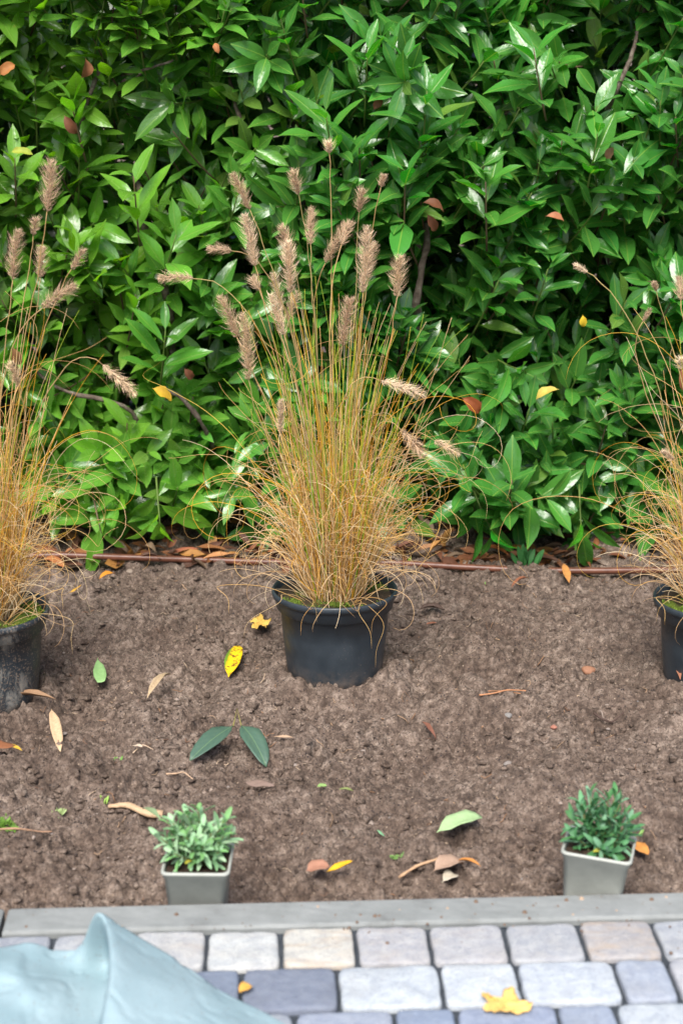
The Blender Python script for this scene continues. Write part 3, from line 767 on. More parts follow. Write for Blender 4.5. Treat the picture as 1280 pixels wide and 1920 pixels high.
        pc = np.array([(.56,.42,.27),(.62,.48,.33),(.50,.36,.235)][rs2.integers(3)])
        plume_mesh(cv, wd*.92, pc, 560).build('seed_head', M['plume'], stalk)
    return root
PL0 = [(468,392,437,325,.03,.024),(478,498,458,402,-.03,.027),(486,543,474,520,-.10,.022),(434,470,390,466,.02,.018),(362,522,298,522,-.05,.020),(560,364,549,320,.06,.022),
       (582,458,583,390,.04,.023),(547,492,528,422,0,.027),(545,548,541,452,-.04,.030),(617,286,616,266,.02,.018),(673,396,678,355,.0,.022),(714,350,720,328,.05,.014),
       (610,492,648,418,.03,.022),(640,458,657,415,-.02,.020),(680,548,688,425,-.03,.027),(690,520,700,455,.06,.022),(744,556,750,480,-.02,.028),(444,632,413,556,-.07,.025),
       (466,712,456,588,-.09,.026),(532,627,508,552,-.06,.023),(526,582,512,512,.05,.022),(642,648,656,560,-.08,.029),(715,714,796,742,-.10,.021),(752,806,796,855,-.08,.022),
       (814,826,859,852,-.05,.021),(527,812,527,750,-.10,.016),(540,600,556,545,.07,.022)]
PL1 = [(88,396,96,300,0,.030),(24,524,34,432,-.03,.025),(76,520,80,462,.04,.023),(80,577,142,536,-.05,.024),(134,504,158,466,.02,.018),(193,684,254,740,-.06,.022),(62,440,66,408,.08,.018),(-40,480,-50,400,.02,.028),(36,726,20,680,-.06,.020)]
PL2 = [(1100,510,1078,497,-.02,.010),(1205,602,1218,580,0,.008),(1276,562,1272,520,.03,.022),(1230,545,1226,530,.05,.010),(1290,700,1276,672,-.05,.022),(1262,862,1244,845,-.06,.014),(1370,420,1390,340,0,.027),(1330,500,1322,420,.03,.027)]
grass_plant(0, 'middle black pot of tall straw coloured fountain grass with brown foxtail seed heads', M['pot'], PL0, 370, 600, 190,
    [(700,1250,.5),(712,1120,-.6),(600,1165,-.8),(450,1195,1.0),(820,1110,-.5),(560,1190,.5),(690,1190,.8),(438,1150,-1.2),(700,1215,-.5)])
grass_plant(1, 'left black pot with pale dried smears on its side holding straw coloured fountain grass', M['pot_dirty'], PL1, 330, 500, 190,
    [(132,1225,.6),(95,1190,-.8),(60,1150,.5),(115,1140,.5)], .0)
grass_plant(2, 'right black pot cut by the photo edge with curly straw coloured fountain grass', M['pot'], PL2, 150, 430, 200,
    [(1180,1070,.8),(1250,1170,-.7),(1165,1000,1.0),(1225,1165,.6)])

# ------------------------------------------------------------------ small herbs in square grey pots
HT_T = np.array([0,.2,.45,.7,.9,1.0]); HT_W = np.array([.25,.7,1,.95,.55,.05])
def square_pot(root, top, bot, h):
    def ring(hw, z, cr=.2, n=6):
        out = []
        for cxs, cys, a0 in ((1,1,0),(-1,1,90),(-1,-1,180),(1,-1,270)):
            for k in range(n):
                a = R(a0+90*k/(n-1)); r_ = hw*cr
                out.append((cxs*(hw-r_)+r_*math.cos(a), cys*(hw-r_)+r_*math.sin(a), z))
        return out
    rings = [ring(bot*.98,0), ring(bot,.003), ring(bot+(top-.002-bot)*.88, h*.88), ring(top-.0015, h*.885), ring(top-.001, h*.95), ring(top+.001, h*.955), ring(top+.001, h*.985), ring(top, h), ring(top-.0025, h), ring(top-.003, h*.96), ring(top-.006, h*.55)]
    V = [p for r_ in rings for p in r_]; n = 24
    fs = [(i*n+k, i*n+(k+1)%n, (i+1)*n+(k+1)%n, (i+1)*n+k) for i in range(len(rings)-1) for k in range(n)]; fs.append(tuple(range(n))[::-1])
    mesh_obj('pot', V, fs, M['greypot'], root)
    g = 20; V = []; hw = top-.0045
    for i in range(g):
        for j in range(g):
            x, y = -hw+2*hw*i/(g-1), -hw+2*hw*j/(g-1); V.append((x, y, h*.83+float(fbm(x*90+4, y*90, 3))*.010))
    fs = [(i*g+j, (i+1)*g+j, (i+1)*g+j+1, i*g+j+1) for i in range(g-1) for j in range(g-1)]
    mesh_obj('potting_soil', V, fs, M['herb'], root, vc=np.tile([.055,.036,.026], (g*g,1)))
def herb(name, label, px, py, zrim, hw, rz, stemlist, tones, ll, lw, dens, tilt=(0,0)):
    H_ = .088; zb = zrim-H_
    p = PZ(px, py, zrim)                     # middle of the front rim
    root = empty('potted_herb', (p.x, p.y+hw*.98, zb), rz); root.rotation_euler = (tilt[0], tilt[1], rz)
    tag(root, label, 'potted plant', 'small herb plants in square grey pots behind the kerb')
    square_pot(root, hw, hw*.80, H_)
    r3 = np.random.default_rng(int(px)); st = MB(); A = [[] for _ in range(8)]
    for (ex, ey, ez) in stemlist:
        b = np.array([ex*.25+r3.normal()*.006, ey*.25+r3.normal()*.006, H_*.86]); e_ = np.array([ex, ey, H_*.86+ez])
        pts = bez(b, b+np.array([ex*.1,ey*.1,ez*.5]), e_-np.array([ex*.2,ey*.2,ez*.3]), e_, 9)
        st.tube(pts, np.linspace(.0015,.0009,9), 5, (.14,.15,.06))
        T = np.gradient(pts, axis=0); T /= np.linalg.norm(T, axis=1)[:,None]
        nn = max(5, int(dens*ez/.06)); a0 = r3.random()*6
        for k in range(nn):
            f = .18+.82*(k+1)/nn; i = min(8, int(f*8)); p_ = pts[i]; t = T[i]
            ax = unit(np.cross(t, [0.2,1,.1])); ax2 = np.cross(t, ax)
            for s_ in (0, math.pi):
                a = a0+(k%2)*1.57+s_+r3.normal()*.3; th = R(70)*(1-f)+R(24)*f+r3.normal()*.12
                Rr = ax*math.cos(a)+ax2*math.sin(a)
                A[0].append(p_); A[1].append(t*math.cos(th)+Rr*math.sin(th)); A[2].append(t*math.sin(th)-Rr*math.cos(th))
                L = ll*(.65+.55*r3.random())*(.65 if f > .95 else 1); A[3].append(L); A[4].append(lw*(.8+.4*r3.random())); A[5].append(.25+.3*r3.random()); A[6].append(.2+.7*r3.random())
                c = np.array(tones[r3.integers(len(tones))])*(.85+.3*r3.random())
                if f < .4 and r3.random() < .10: c = np.array([.45,.42,.06])
                A[7].append(c)
    V, Fc, uv, C = leaves(*[np.array(q) for q in A], prof=(HT_T, HT_W), across=(-1,0,1), wave=.08, rs=r3)
    st.build('stems', M['herb'], root); mesh_obj('leaves', V, Fc, M['herb'], root, uv, C)
    return root
r4 = np.random.default_rng(9)
sl = []
for k in range(26):
    a = k*2.4; q = math.sqrt((k+.5)/26); sl.append((q*.046*math.cos(a)*1.1, q*.036*math.sin(a), .024+.034*r4.random()*(1.1-q*.4)))
sl += [(-.032,.0,.062),(.036,.0,.066),(0,.02,.070),(-.015,.015,.066)]
herb('potted_herb', 'small grey pot of pale silvery green herb behind the kerb at lower left', 366, 1638, .092, .0448, R(-1), sl,
     [(.22,.42,.20),(.28,.48,.26),(.19,.40,.14),(.34,.50,.30)], .028, .0074, 7)
sl = [(-.030,.006,.062),(-.020,.012,.072),(-.026,.0,.050),(-.036,-.004,.040),(-.012,.02,.058),(-.018,-.01,.035),(.004,.016,.070),(.012,.018,.074),(.020,.012,.068),(.010,.0,.050),(.018,-.008,.032),(.034,.0,.050),(.038,.006,.038),(.0,-.006,.030),(-.006,.006,.045),(.028,-.014,.022),(-.03,-.016,.022),(.004,-.022,.016),(.018,-.026,.012),(-.008,-.002,.052),(.026,.02,.05),(-.03,.02,.05)]
herb('potted_herb', 'small tilted grey pot of darker blue green herb behind the kerb at lower right', 1126, 1616, .098, .0465, R(-15), sl,
     [(.085,.25,.10),(.12,.30,.14),(.07,.21,.07),(.16,.32,.19)], .032, .0074, 3.4, (R(-4), R(3)))

# ------------------------------------------------------------------ brown pipe along the foot of the hedge
pp = []
for px, py in [(-700,1040),(-400,1042),(-100,1043),(120,1044),(330,1047),(500,1052),(740,1059),(860,1063),(1000,1067),(1130,1070),(1290,1072),(1600,1080),(2000,1090)]:
    p = PZ(px, py, .016); pp.append((p.x, p.y, .016+.004*math.sin(px*.011)))
cv = []
for i in range(len(pp)-1):
    for k in range(6):
        t = k/6; cv.append(np.array(pp[i])*(1-t)+np.array(pp[i+1])*t)
mb = MB(); mb.tube(cv, .0075, 14)
o = mb.build('irrigation_pipe', M['pipe'], origin=tuple(cv[len(cv)//2])); tag(o, 'thin brown plastic pipe lying along the foot of the hedge', 'pipe')

# ------------------------------------------------------------------ leaf litter under the hedge
n = 620
P = np.stack([rs.uniform(-1.1,1.1,n), rs.uniform(3.46,3.86,n)+0, np.zeros(n)], 1)
front = rs.random(n) < .45; P[front,1] = rs.uniform(3.43, 3.50, front.sum())
P[:,2] = [hmax(a, b, .01) for a, b in P[:,:2]]; P[:,2] += rs.uniform(.0,.014,n)
D = np.stack([rs.normal(size=n), rs.normal(size=n)*.6, rs.normal(size=n)*.15], 1); N = rs.normal(size=(n,3))*.35+np.array([0,-.15,1])
L = rs.uniform(.03,.08,n); pal = np.array([(.20,.075,.035),(.27,.11,.05),(.13,.055,.03),(.34,.14,.05),(.25,.17,.11),(.42,.20,.05)])
V, Fc, uv, C = leaves(P, D, N, L, L*rs.uniform(.3,.45,n), rs.uniform(.1,.9,n), rs.uniform(-.9,1.2,n), pal[rs.integers(0,6,n)]*rs.uniform(.4,.95,(n,1)), wave=.08, rs=rs)
o = mesh_obj('leaf_litter', V, Fc, M['litter'], None, uv, C); tag(o, 'layer of dead brown laurel leaves under the hedge', 'leaf litter', kind='stuff')
# tiny straws, needles and root bits on the bed
mb = MB(); r5 = np.random.default_rng(4)
for k in range(620):
    x = r5.uniform(-.95,.95); y = r5.uniform(1.9,3.4)
    if -((x-ka.x)*KN.x+(y-ka.y)*KN.y) < .02 or any(math.hypot(x-c.x, y-c.y) < .125 for c in PC): continue
    a = r5.random()*6.28; ln = .004+.020*r5.random()**2.5; d = np.array([math.cos(a), math.sin(a), 0]); sidev = np.array([-d[1], d[0], 0])*r5.normal()*.25*ln
    pts = [np.array([x,y,0])+d*ln*(t-.5)+sidev*(1-(2*t-1)**2) for t in (0,.33,.66,1)]
    for p in pts: p[2] = hmax(p[0], p[1], .003)+.001
    mb.tube(pts, .0004+.0005*r5.random()**2, 4, np.array([(.48,.32,.20),(.36,.20,.11),(.20,.11,.07),(.56,.42,.29)][r5.integers(4)])*(.7+.4*r5.random()))
o = mb.build('plant_debris', M['wood']); tag(o, 'tiny straws needles and root bits scattered over the soil', 'debris', kind='stuff')
V, Fc = lumps(520, .0015, .0045, (1.9, 3.45), 1.5)
o = mesh_obj('grit', V, Fc, m_plain('grit_stone', [(.3,(.14,.09,.07)),(.5,(.28,.22,.18)),(.7,(.16,.15,.15))], 9, .7, .2)); tag(o, 'small pale and dark grit stones in the soil', 'grit', kind='stuff')

# ------------------------------------------------------------------ single leaves, chips and twigs
FG = 'fallen leaves lying on the bed and the paving'
SHAPES = {'oval': (np.array([0,.06,.18,.35,.55,.75,.9,1]), np.array([.04,.10,.62,.93,1,.85,.5,.05])),
          'pointed': (np.array([0,.12,.22,.4,.6,.8,.92,1]), np.array([.05,.08,.35,.72,1,.95,.8,.6])),
          'lance': (np.array([0,.08,.2,.4,.6,.8,.93,1]), np.array([.05,.3,.7,1,.95,.6,.25,.03]))}
r6 = np.random.default_rng(31)
def solid(o, th=.0006):
    m = o.modifiers.new('thickness', 'SOLIDIFY'); m.thickness = th; return o
def fallen(label, x0, y0, x1, y1, wd, c, shape='oval', curl=.5, fold=.3, lift=.003, up=0., name='fallen_leaf', cat='leaf', mat='litter', z=None, roll=0., group=FG, tipup=0., wave=.06):
    """a leaf from pixel (x0,y0) to (x1,y1) lying on the bed; wd metres"""
    a = ground(x0, y0) if z is None else PZ(x0, y0, z); b = ground(x1, y1) if z is None else PZ(x1, y1, z)
    if z is None:
        mz = hmax((a.x+b.x)/2, (a.y+b.y)/2, .012); a.z = max(hmax(a.x, a.y, .010), mz-.004); b.z = max(hmax(b.x, b.y, .010), mz-.004)
    a = np.array(a); b = np.array(b); a[2] += lift; b[2] += lift+up
    d = b-a; L = np.linalg.norm(d); n_ = np.array([roll, -.15, 1.0])
    d2 = d.copy(); # tilt the start so that the bent leaf ends near b
    d2[2] += math.tan(curl/2)*L*.95
    V, Fc, uv, C = leaves(np.array([a]), np.array([d2]), np.array([n_]), np.array([L*1.03]), np.array([wd]), np.array([fold]), np.array([curl]), np.array([c]), prof=SHAPES[shape], wave=wave, rs=r6)
    mid = tuple((a+b)/2)
    m = MB(); m.add(V, [tuple(f) for f in Fc], C, uv)
    o = m.build(name, M[mat], origin=mid); solid(o)
    tag(o, label, cat, group); return o
def lobed(label, px, py, size, c, rot=0., z=None, lobes=5, depth=.55, cat='leaf'):
    p = ground(px, py) if z is None else PZ(px, py, z)
    z0 = (hmax(p.x, p.y, size*.3) if z is None else z)+.002
    n = lobes*10; V = [(p.x, p.y, z0)]; fs = []; ph = r6.random()*6
    rings = 4
    for i in range(1, rings+1):
        for k in range(n):
            a = 2*math.pi*k/n; la = abs(math.cos(a*lobes/2)); rr = (1-depth)+depth*la**1.3
            back = 1-.35*max(0, -math.cos(a)); rr *= back*(1+.10*float(r6.normal())*(i == rings))
            r_ = size*.5*rr*i/rings; x, y = r_*math.cos(a+rot), r_*math.sin(a+rot)
            V.append((p.x+x, p.y+y, z0+ (i/rings)**2*size*.10*(1+math.sin(a*3+ph))+.002*la))
    for k in range(n): fs.append((0, 1+k, 1+(k+1)%n))
    for i in range(rings-1):
        for k in range(n): fs.append((1+i*n+k, 1+(i+1)*n+k, 1+(i+1)*n+(k+1)%n, 1+i*n+(k+1)%n))
    m = MB(); m.add(V, fs, c)
    a = rot+math.pi; st = [np.array([p.x+math.cos(a)*q*size, p.y+math.sin(a)*q*size, z0+.001+.004*math.sin(q*5)]) for q in (0,.2,.4,.6)]
    m.tube(st, .0006, 4, np.array(c)*.7)
    o = m.build('fallen_leaf', M['litter'], origin=(p.x,p.y,z0)); solid(o); tag(o, label, cat, FG); return o
def star(label, tips, z, c):
    """lobed leaf: outline of alternating tips and notches given as pixels on the plane z"""
    T_ = [np.array(PZ(a, b, z+.002)) for a, b in tips]; ctr = sum(T_)/len(T_); out = []
    n = len(T_)
    for i in range(n):
        a, b = T_[i], T_[(i+1)%n]
        for k in range(6):
            q = k/6; p = a*(1-q)+b*q; p = p+(p-ctr)*.06*math.sin(q*math.pi)+r6.normal(size=3)*np.array([.0006,.0006,0]); out.append(p)
    m_ = len(out); V = [ctr]; fs = []
    for i in range(1, 6):
        f = i/5
        for k, p in enumerate(out):
            q = ctr+(p-ctr)*f; q = q.copy(); q[2] = z+.003+.0025*f*f*(1+math.sin(k*.35))+.0015*math.sin(f*9+k); V.append(q)
    for k in range(m_): fs.append((0, 1+k, 1+(k+1)%m_))
    for i in range(4):
        for k in range(m_): fs.append((1+i*m_+k, 1+(i+1)*m_+k, 1+(i+1)*m_+(k+1)%m_, 1+i*m_+(k+1)%m_))
    m = MB(); m.add(V, fs, c); o = m.build('fallen_leaf', M['litter'], origin=tuple(ctr)); solid(o); tag(o, label, 'leaf', FG); return o
def stick(label, pts, r0, r1, c, name='twig', cat='twig', group=None, flat=1.0, sides=8, rough=.12, z=None, lift=0.):
    P_ = []
    for a in pts:
        q = ground(a[0], a[1]); q.z = hmax(q.x, q.y, .010)+r0*.6+(a[2] if len(a) > 2 else 0)+lift; P_.append(np.array(q))
    out = []
    for i in range(len(P_)-1):
        for k in range(4): out.append(P_[i]*(1-k/4)+P_[i+1]*k/4)
    out.append(P_[-1]); out = np.array(out); out[1:-1] = (out[:-2]+out[1:-1]*2+out[2:])/4
    rr = np.linspace(r0, r1, len(out))*(1+rough*r6.standard_normal(len(out)))
    m = MB(); m.tube(out, rr, sides, c, flat); mid = tuple(out.mean(0))
    o = m.build(name, M['wood'], origin=mid); tag(o, label, cat, group); return o
YEL = (.72,.42,.03); ORG = (.62,.24,.03)
star('small yellow lobed leaf on the soil just left of the middle black pot', [(469,1168),(480,1164),(482,1158),(488,1154),(492,1160),(495,1165),(508,1163),(507,1170),(499,1174),(498,1180),(490,1176),(480,1180),(471,1178),(478,1172)], hmax(ground(488,1168).x, ground(488,1168).y, .018), (.76,.49,.11))
fallen('oval yellow leaf with dark blotches and a green edge left of the middle pot', 428, 1280, 447, 1230, .032, (1,1,1), 'oval', .3, .25, .004, .006, mat='yellow_blotch', wave=.03)
fallen('curled orange leaf on the bare soil at the back left below the hedge', 186, 1091, 217, 1084, .018, (.66,.26,.03), 'oval', .9, .5)
fallen('tiny yellow orange leaf on the soil right of the left black pot', 131, 1118, 154, 1124, .012, (.68,.36,.05), 'lance', -.5, .2)
fallen('pale green pointed leaf with dark specks standing left of centre on the soil', 183, 1250, 190, 1296, .024, (.27,.46,.18), 'pointed', .15, .2, .010, .0, mat='herb')
fallen('pale tan curled bark flake on the soil between the left and middle pots', 276, 1326, 322, 1284, .020, (.50,.38,.24), 'lance', .6, .8, .003, .012, 'bark_flake', 'bark flake', 'wood', group=None)
fallen('long brown rolled leaf lying in front of the left black pot', 22, 1330, 104, 1358, .020, (.30,.18,.10), 'lance', .35, 1.0, .012, .004)
fallen('cream and pink wood chip standing on the soil below the rolled brown leaf', 98, 1364, 113, 1426, .019, (.66,.46,.28), 'oval', .15, .35, .005, 0, 'wood_chip', 'wood chip', 'wood', group=None)
# two dark green laurel leaves on one stalk
sp = ground(445, 1363); spz = hmax(sp.x, sp.y, .03)+.012
tw = empty('laurel_sprig', (sp.x, sp.y, spz)); tag(tw, 'pair of dark green laurel leaves joined by a bit of stalk on the soil', 'sprig')
for (x0,y0,x1,y1,c_) in ((437,1362,362,1411,.5),(452,1361,499,1417,.75)):
    a = np.array(PZ(x0,y0,spz+.012)); b = np.array(PZ(x1,y1,.0)); gz = ground(x1, y1); b = np.array(PZ(x1, y1, hmax(gz.x, gz.y, .015)+.014)); d = b-a; d[2] += .028*c_
    L = np.linalg.norm(d)
    V, Fc, uv, C = leaves(np.array([a]), np.array([d]), np.array([[.1,-.3,1.]]), np.array([L]), np.array([.035 if x1 < 440 else .038]), np.array([.28]), np.array([c_]), np.array([[.06,.115,.08]]), prof=SHAPES['oval'], wave=.02, rs=r6)
    V = V-np.array([sp.x, sp.y, spz]); m = MB(); m.add(V, [tuple(f) for f in Fc], C, uv); solid(m.build('leaf', M['dusty'], tw))
m = MB(); m.tube([np.array(PZ(437,1362,spz+.012))-np.array([sp.x,sp.y,spz]), (0,0,.015), np.array(PZ(452,1361,spz+.012))-np.array([sp.x,sp.y,spz])], .0013, 6, (.22,.20,.06)); m.build('stalk', M['wood'], tw)
fallen('ragged red brown leaf scrap at the left photo edge on the soil', -12, 1432, 30, 1420, .030, (.32,.13,.06), 'oval', .5, .2)
fallen('thin yellow leaf strip above the red brown scrap at the left edge', 8, 1404, 40, 1420, .010, (.68,.42,.05), 'lance', .4, .4)
stick('thick pale peeled root lying left behind the pale green herb pot', [(205,1531),(240,1532),(270,1534),(305,1538)], .0045, .0085, (.52,.36,.22), 'root_piece', 'root', flat=.7)
fallen('long narrow grey green leaf leaning on the left side of the pale herb pot', 268, 1556, 302, 1612, .012, (.28,.38,.20), 'lance', .5, .4, .012, .03, mat='herb')
fallen('flat dull mauve brown leaf pressed in the soil right above the pale herb', 458, 1486, 512, 1492, .020, (.27,.19,.155), 'oval', .1, .1, .001)
fallen('small bright green leaf scrap in the middle of the soil', 594, 1488, 612, 1492, .010, (.27,.42,.14), 'oval', .4, .3, mat='herb')
fallen('tiny mint green scrap on the soil left of the large pale green leaf', 706, 1571, 720, 1575, .005, (.22,.48,.26), 'oval', .1, .2, mat='herb')
fallen('thin olive green curled scrap near the middle of the soil', 635, 1495, 662, 1488, .008, (.2,.24,.08), 'lance', .5, .7, mat='herb')
fallen('large pale green torn leaf on the soil at lower right', 818, 1580, 902, 1558, .036, (.38,.54,.27), 'oval', .45, .35, .005, .004, mat='herb', wave=.12)
fallen('pinkish brown leaf leaning on the kerb beside the yellow leaf', 574, 1668, 617, 1660, .028, (.40,.20,.13), 'oval', .6, .4, .008, .004)
fallen('bright yellow folded leaf leaning on the kerb in the middle', 612, 1668, 660, 1652, .016, (.74,.42,.01), 'oval', -.5, .7, .012, .006)
stick('long pale brown stick pointing at the kerb right of the middle', [(747,1668),(780,1650),(812,1633),(846,1618)], .0026, .0022, (.50,.32,.19), flat=.8)
fallen('crumpled beige dead leaf by the kerb right of the stick', 812, 1655, 868, 1634, .034, (.42,.29,.21), 'oval', .9, .6, .004)
fallen('pale papery leaf scrap at the kerb below the crumpled beige leaf', 828, 1668, 852, 1648, .022, (.55,.49,.38), 'pointed', .6, .3, .004)
fallen('orange brown curled strip right of the crumpled beige leaf', 858, 1628, 900, 1642, .010, (.52,.22,.05), 'lance', .9, .9, .006)
fallen('orange leaf on the soil right behind the darker herb pot', 1178, 1588, 1214, 1596, .020, (.58,.25,.06), 'oval', .5, .3, .004)
stick('orange brown forked bark strip in the right half of the soil', [(898,1311),(925,1317,.003),(950,1316),(985,1310,.004)], .0018, .0012, (.46,.22,.11))
stick('thin red brown strip just behind the forked bark strip', [(915,1313),(940,1308,.004),(975,1313)], .0012, .0009, (.40,.2,.1))
stick('dark crooked twig right of the forked bark strip', [(1113,1335),(1128,1337,.004),(1148,1331),(1170,1329)], .0022, .0012, (.08,.05,.04))
stick('short grey twig crossing the dark crooked twig', [(1121,1362),(1127,1345,.005),(1133,1326)], .0012, .0009, (.30,.24,.2))
fallen('narrow dark red curled leaf in the middle right of the soil', 790, 1368, 816, 1392, .012, (.20,.085,.055), 'lance', .6, .8, .004)
fallen('tall thin rusty leaf standing beside the right black pot', 1273, 1305, 1263, 1262, .014, (.38,.17,.10), 'lance', .3, .5, .006, .01)
fallen('dark brown crumpled leaf on the soil right of the middle pot', 785, 1152, 832, 1160, .022, (.09,.055,.04), 'oval', 1.1, .7, .004)
fallen('short red brown strip below the dark crumpled leaf', 798, 1176, 818, 1172, .008, (.30,.12,.07), 'lance', .3, .4)
fallen('orange pointed leaf standing against the hedge foot on the right', 1055, 1076, 1066, 1104, .018, (.52,.24,.07), 'lance', .2, .3, .010, 0)
fallen('rust red leaf lying across the brown pipe on the right', 905, 1052, 950, 1060, .020, (.40,.12,.035), 'lance', .5, .4, .016, 0)
fallen('brown curled leaf stalk hanging over the soil edge on the right', 958, 1106, 990, 1090, .014, (.26,.10,.05), 'lance', .9, .9, .008, .01)
fallen('long pale brown dry leaf lying on the pipe right of the middle grass', 776, 1052, 832, 1040, .020, (.36,.19,.10), 'lance', .3, .6, .014, 0)
fallen('light orange leaf standing upright at the pipe left of the middle grass', 396, 1052, 404, 1030, .020, (.58,.30,.13), 'lance', .2, .5, .008, .02)
fallen('light orange leaf lying flat under the upright orange leaf at the pipe', 380, 1056, 436, 1054, .022, (.50,.24,.10), 'lance', .3, .4, .008, 0)
fallen('dark red brown long leaf on the pipe left of the light orange leaves', 322, 1052, 372, 1047, .020, (.30,.10,.05), 'lance', .3, .5, .010, 0)
fallen('big dull beige dead leaf under the hedge at left', 118, 1008, 205, 1000, .075, (.26,.21,.15), 'oval', .9, .3, .02, .02)
fallen('brown leaf behind the rim of the left grass pot', 80, 1070, 118, 1078, .030, (.38,.14,.05), 'oval', .8, .5, .006, 0)
star('large pale yellow star shaped leaf on the paving at lower right', [(902,1866),(920,1876),(938,1875),(945,1862),(960,1860),(968,1872),(975,1882),(999,1889),(985,1900),(962,1905),(940,1903),(925,1900),(906,1896),(916,1888)], ZP+.002, (.80,.52,.16))
fallen('small orange yellow leaf on the dark blue paver beside the blue sheet', 448, 1868, 472, 1856, .017, (.72,.40,.08), 'oval', .7, .5, .004, 0, z=ZP+.002)
# stones
def pebble(label, px, py, r_, c):
    import bmesh
    p = ground(px, py); bm = bmesh.new(); bmesh.ops.create_icosphere(bm, subdivisions=3, radius=r_)
    ph = r6.random(3)*6
    for v in bm.verts:
        q = v.co/r_; v.co *= 1+.12*math.sin(q.x*2.3+ph[0])+.10*math.sin(q.y*3.1+ph[1]+q.z*2); v.co.z *= .6
    V = np.array([v.co[:] for v in bm.verts]); fs = [tuple(v.index for v in f.verts) for f in bm.faces]; bm.free()
    m = MB(); m.add(V+np.array([p.x,p.y,p.z+r_*.2]), fs, c); o = m.build('pebble', M['wood'], origin=(p.x,p.y,p.z)); tag(o, label, 'pebble', 'pebbles on the bed')
pebble('flat rust red pebble in the soil left of the right pot', 1104, 1262, .013, (.30,.15,.09))
pebble('small red pebble in the right half of the soil', 1037, 1369, .006, (.38,.17,.12))
pebble('grey pebble in the right half of the soil left of the small red one', 951, 1352, .008, (.22,.21,.20))
pebble('pale beige pebble at the back left near the curled orange leaf', 243, 1079, .009, (.26,.21,.17))
pebble('light grey pebble near the kerb in the middle of the bed', 955, 1422, .009, (.27,.24,.22))
# chips
stick('thin pale straw splinter left of the laurel leaf pair', [(250,1420),(268,1412),(287,1409)], .0012, .0008, (.60,.45,.32), 'wood_splinter', 'splinter')
fallen('little cream wood chip left of the laurel leaf pair', 249, 1409, 266, 1416, .010, (.68,.55,.42), 'oval', .2, .3, .003, 0, 'wood_chip', 'wood chip', 'wood', group=None)
fallen('pale flat wood sliver right of the laurel leaf pair', 513, 1393, 548, 1398, .008, (.52,.36,.24), 'lance', .1, .3, .003, 0, 'wood_chip', 'wood chip', 'wood', group=None)
stick('knotted pale root bit above the pale green herb', [(312,1468),(333,1462,.004),(345,1466),(362,1470)], .0016, .0008, (.55,.38,.25), 'root_piece', 'root')
stick('long thin brown twig at the lower left photo edge', [(-30,1573),(30,1570),(75,1568),(98,1566)], .0018, .001, (.40,.24,.15))
# small weeds
def weed(label, px, py, n, h, c, spread=1.0):
    p = ground(px, py); rt = empty('weed', (p.x,p.y,p.z)); tag(rt, label, 'weed', 'small green weeds sprouting on the bed')
    P = np.tile([0,0,.001], (n,1)).astype(float)+r6.normal(size=(n,3))*np.array([h*.35*spread,h*.3*spread,.0]); D = r6.normal(size=(n,3))*.6*spread+np.array([0,0,1.0])
    L = h*r6.uniform(.6,1.1,n)
    V, Fc, uv, C = leaves(P, D, r6.normal(size=(n,3))*.3+np.array([0,-.7,.6]), L, L*.28, r6.uniform(.1,.4,n), r6.uniform(.2,1.0,n), np.array(c)*r6.uniform(.7,1.3,(n,1)), prof=(HT_T,HT_W), across=(-1,0,1), rs=r6)
    mesh_obj('leaves', V, Fc, M['herb'], rt, uv, C)
weed('bright green moss like tuft at the left photo edge', 4, 1550, 120, .014, (.12,.24,.03), 1.4)
weed('pale sprouting weed above the long brown twig at lower left', 109, 1517, 26, .012, (.30,.40,.16))
weed('thin green shoot left of the thick pale root', 200, 1522, 5, .013, (.25,.40,.08), .5)
weed('small green sprig in the soil left of the cream wood chip', 225, 1432, 7, .014, (.14,.28,.06), .9)
weed('tiny bright green seedling by the pipe right of the middle grass', 769, 1058, 7, .018, (.28,.45,.04))
weed('tiny green seedling in front of the pipe on the right', 910, 1088, 5, .009, (.12,.34,.05))
weed('faint green weed right of the darker herb pot', 1195, 1567, 10, .011, (.2,.34,.1))
weed('little green tuft left of the large pale green leaf', 742, 1602, 10, .011, (.18,.32,.09))
weed('dark green low sprig at the hedge foot right of centre', 988, 1060, 14, .045, (.03,.13,.03), .6)

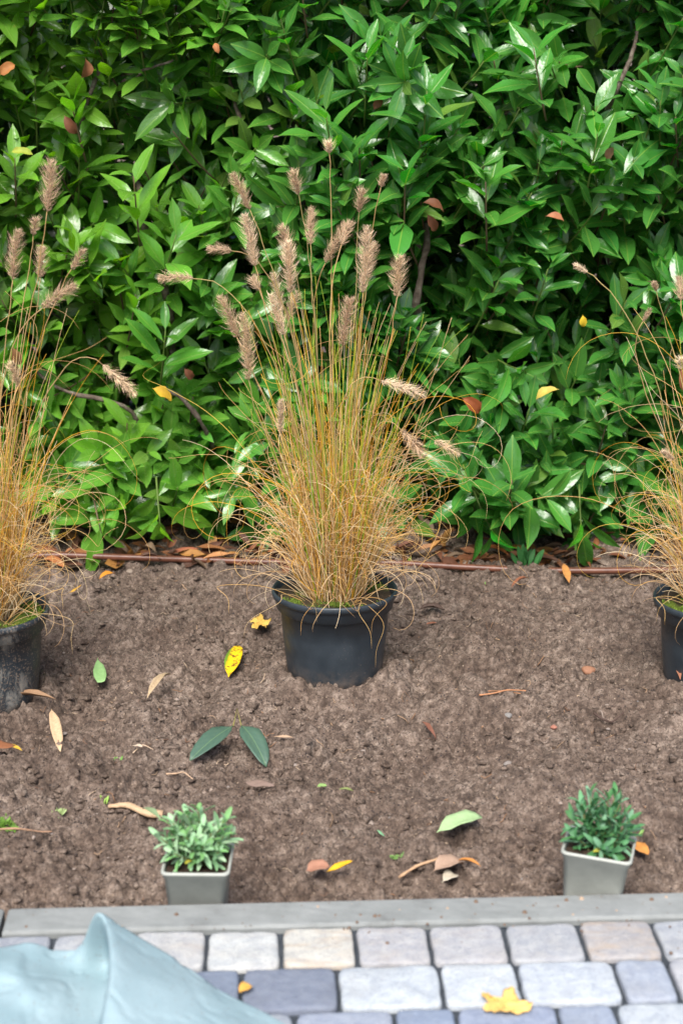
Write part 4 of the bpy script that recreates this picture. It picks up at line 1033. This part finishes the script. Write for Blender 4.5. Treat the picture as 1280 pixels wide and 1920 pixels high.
# ------------------------------------------------------------------ pale blue sheet folded up on the paving
zz = ZP
rows = [
 [(-420,1800,.02),(-200,1792,.02),(0,1779,.03),(56,1770,.036),(112,1783,.022),(150,1774,.034),(174,1722,.080),(188,1713,.088),(206,1722,.080),(262,1759,.060),(330,1800,.040),(412,1856,.022),(495,1897,.010),(640,1975,.004)],
 [(-420,1835,.02),(-200,1830,.03),(0,1815,.042),(56,1812,.030),(112,1820,.018),(150,1818,.014),(202,1806,.012),(203,1772,.060),(209,1768,.085),(268,1812,.066),(340,1852,.046),(425,1898,.028),(515,1935,.012),(670,2010,.004)],
 [(-420,1880,.02),(-200,1876,.03),(0,1860,.030),(56,1858,.036),(112,1862,.022),(150,1862,.010),(198,1862,.010),(204,1830,.055),(210,1826,.080),(272,1868,.062),(348,1904,.042),(436,1945,.024),(540,1975,.010),(700,2050,.004)],
 [(-420,1940,.02),(-200,1935,.03),(0,1915,.028),(56,1912,.022),(112,1915,.018),(150,1916,.010),(188,1912,.010),(196,1884,.050),(204,1880,.072),(270,1925,.056),(352,1962,.036),(446,2000,.020),(570,2040,.008),(740,2100,.004)],
 [(-420,2040,.02),(-200,2035,.02),(0,2010,.024),(56,2008,.024),(112,2008,.018),(150,2010,.010),(166,1995,.014),(186,1960,.048),(196,1962,.056),(264,2015,.044),(352,2055,.028),(456,2090,.014),(600,2130,.006),(780,2190,.004)],
 [(-420,2300,.01),(-200,2300,.01),(0,2280,.01),(56,2280,.01),(112,2280,.01),(150,2280,.008),(162,2260,.008),(176,2230,.014),(190,2230,.016),(258,2280,.012),(352,2320,.008),(466,2350,.006),(640,2390,.004),(830,2440,.004)]]
G = np.array([[tuple(PZ(a, b, zz+c)) for a, b, c in r_] for r_ in rows])
def cr(A, sub):
    out = []
    n = len(A)
    for i in range(n-1):
        p0, p1, p2, p3 = A[max(i-1,0)], A[i], A[i+1], A[min(i+2,n-1)]
        for k in range(sub):
            t = k/sub; out.append(.5*((2*p1)+(p2-p0)*t+(2*p0-5*p1+4*p2-p3)*t*t+(3*p1-p0-3*p2+p3)*t**3))
    out.append(A[-1]); return np.array(out)
G2 = cr(G, 12); G3 = cr(np.swapaxes(G2, 0, 1), 8); G3 = np.swapaxes(G3, 0, 1)
r_, c_ = G3.shape[:2]
wr = (fbm(G3[...,0]*15+3, G3[...,1]*15, 2)-.5)*.008*np.clip((G3[...,2]-zz)/.02, .2, 1)
cr_ = np.abs(fbm(G3[...,0]*11+G3[...,1]*9+7, G3[...,1]*15-G3[...,0]*6, 3)-.5); wr = wr - np.exp(-(cr_/.012)**2)*.0028; cr_ = np.abs(fbm(G3[...,0]*30+G3[...,1]*6+1, G3[...,1]*12, 3)-.5); wr = wr - np.exp(-(cr_/.02)**2)*.0008
G3[...,2] = np.maximum(G3[...,2]+wr, zz+.0035)
idx = np.arange(r_*c_).reshape(r_, c_)
Fq = np.stack([idx[:-1,:-1].ravel(), idx[1:,:-1].ravel(), idx[1:,1:].ravel(), idx[:-1,1:].ravel()], 1)
ms = NT('blue_sheet', .6, .3)
v = ms.obj(); ms.color(ms.mix(ms.ramp(ms.noise(260, 3), [(.64, 0.0), (.70, .6)]), ms.ramp(ms.noise(9, 5, .6), [(.35, (.24,.345,.38)), (.65, (.30,.40,.435))]), (.2,.16,.14)))
ms.l(ms.bump(ms.noise(25, 5, .6), .25, .006), ms.b.inputs['Normal']); ms.translucent((.35,.55,.60), .15)
o = mesh_obj('plastic_sheet', G3.reshape(-1,3), Fq, ms.m, None, origin=tuple(PZ(100, 1850, zz))); solid(o, .0012)
tag(o, 'pale blue sheet with an upturned fold lying on the paving at lower left', 'sheet')
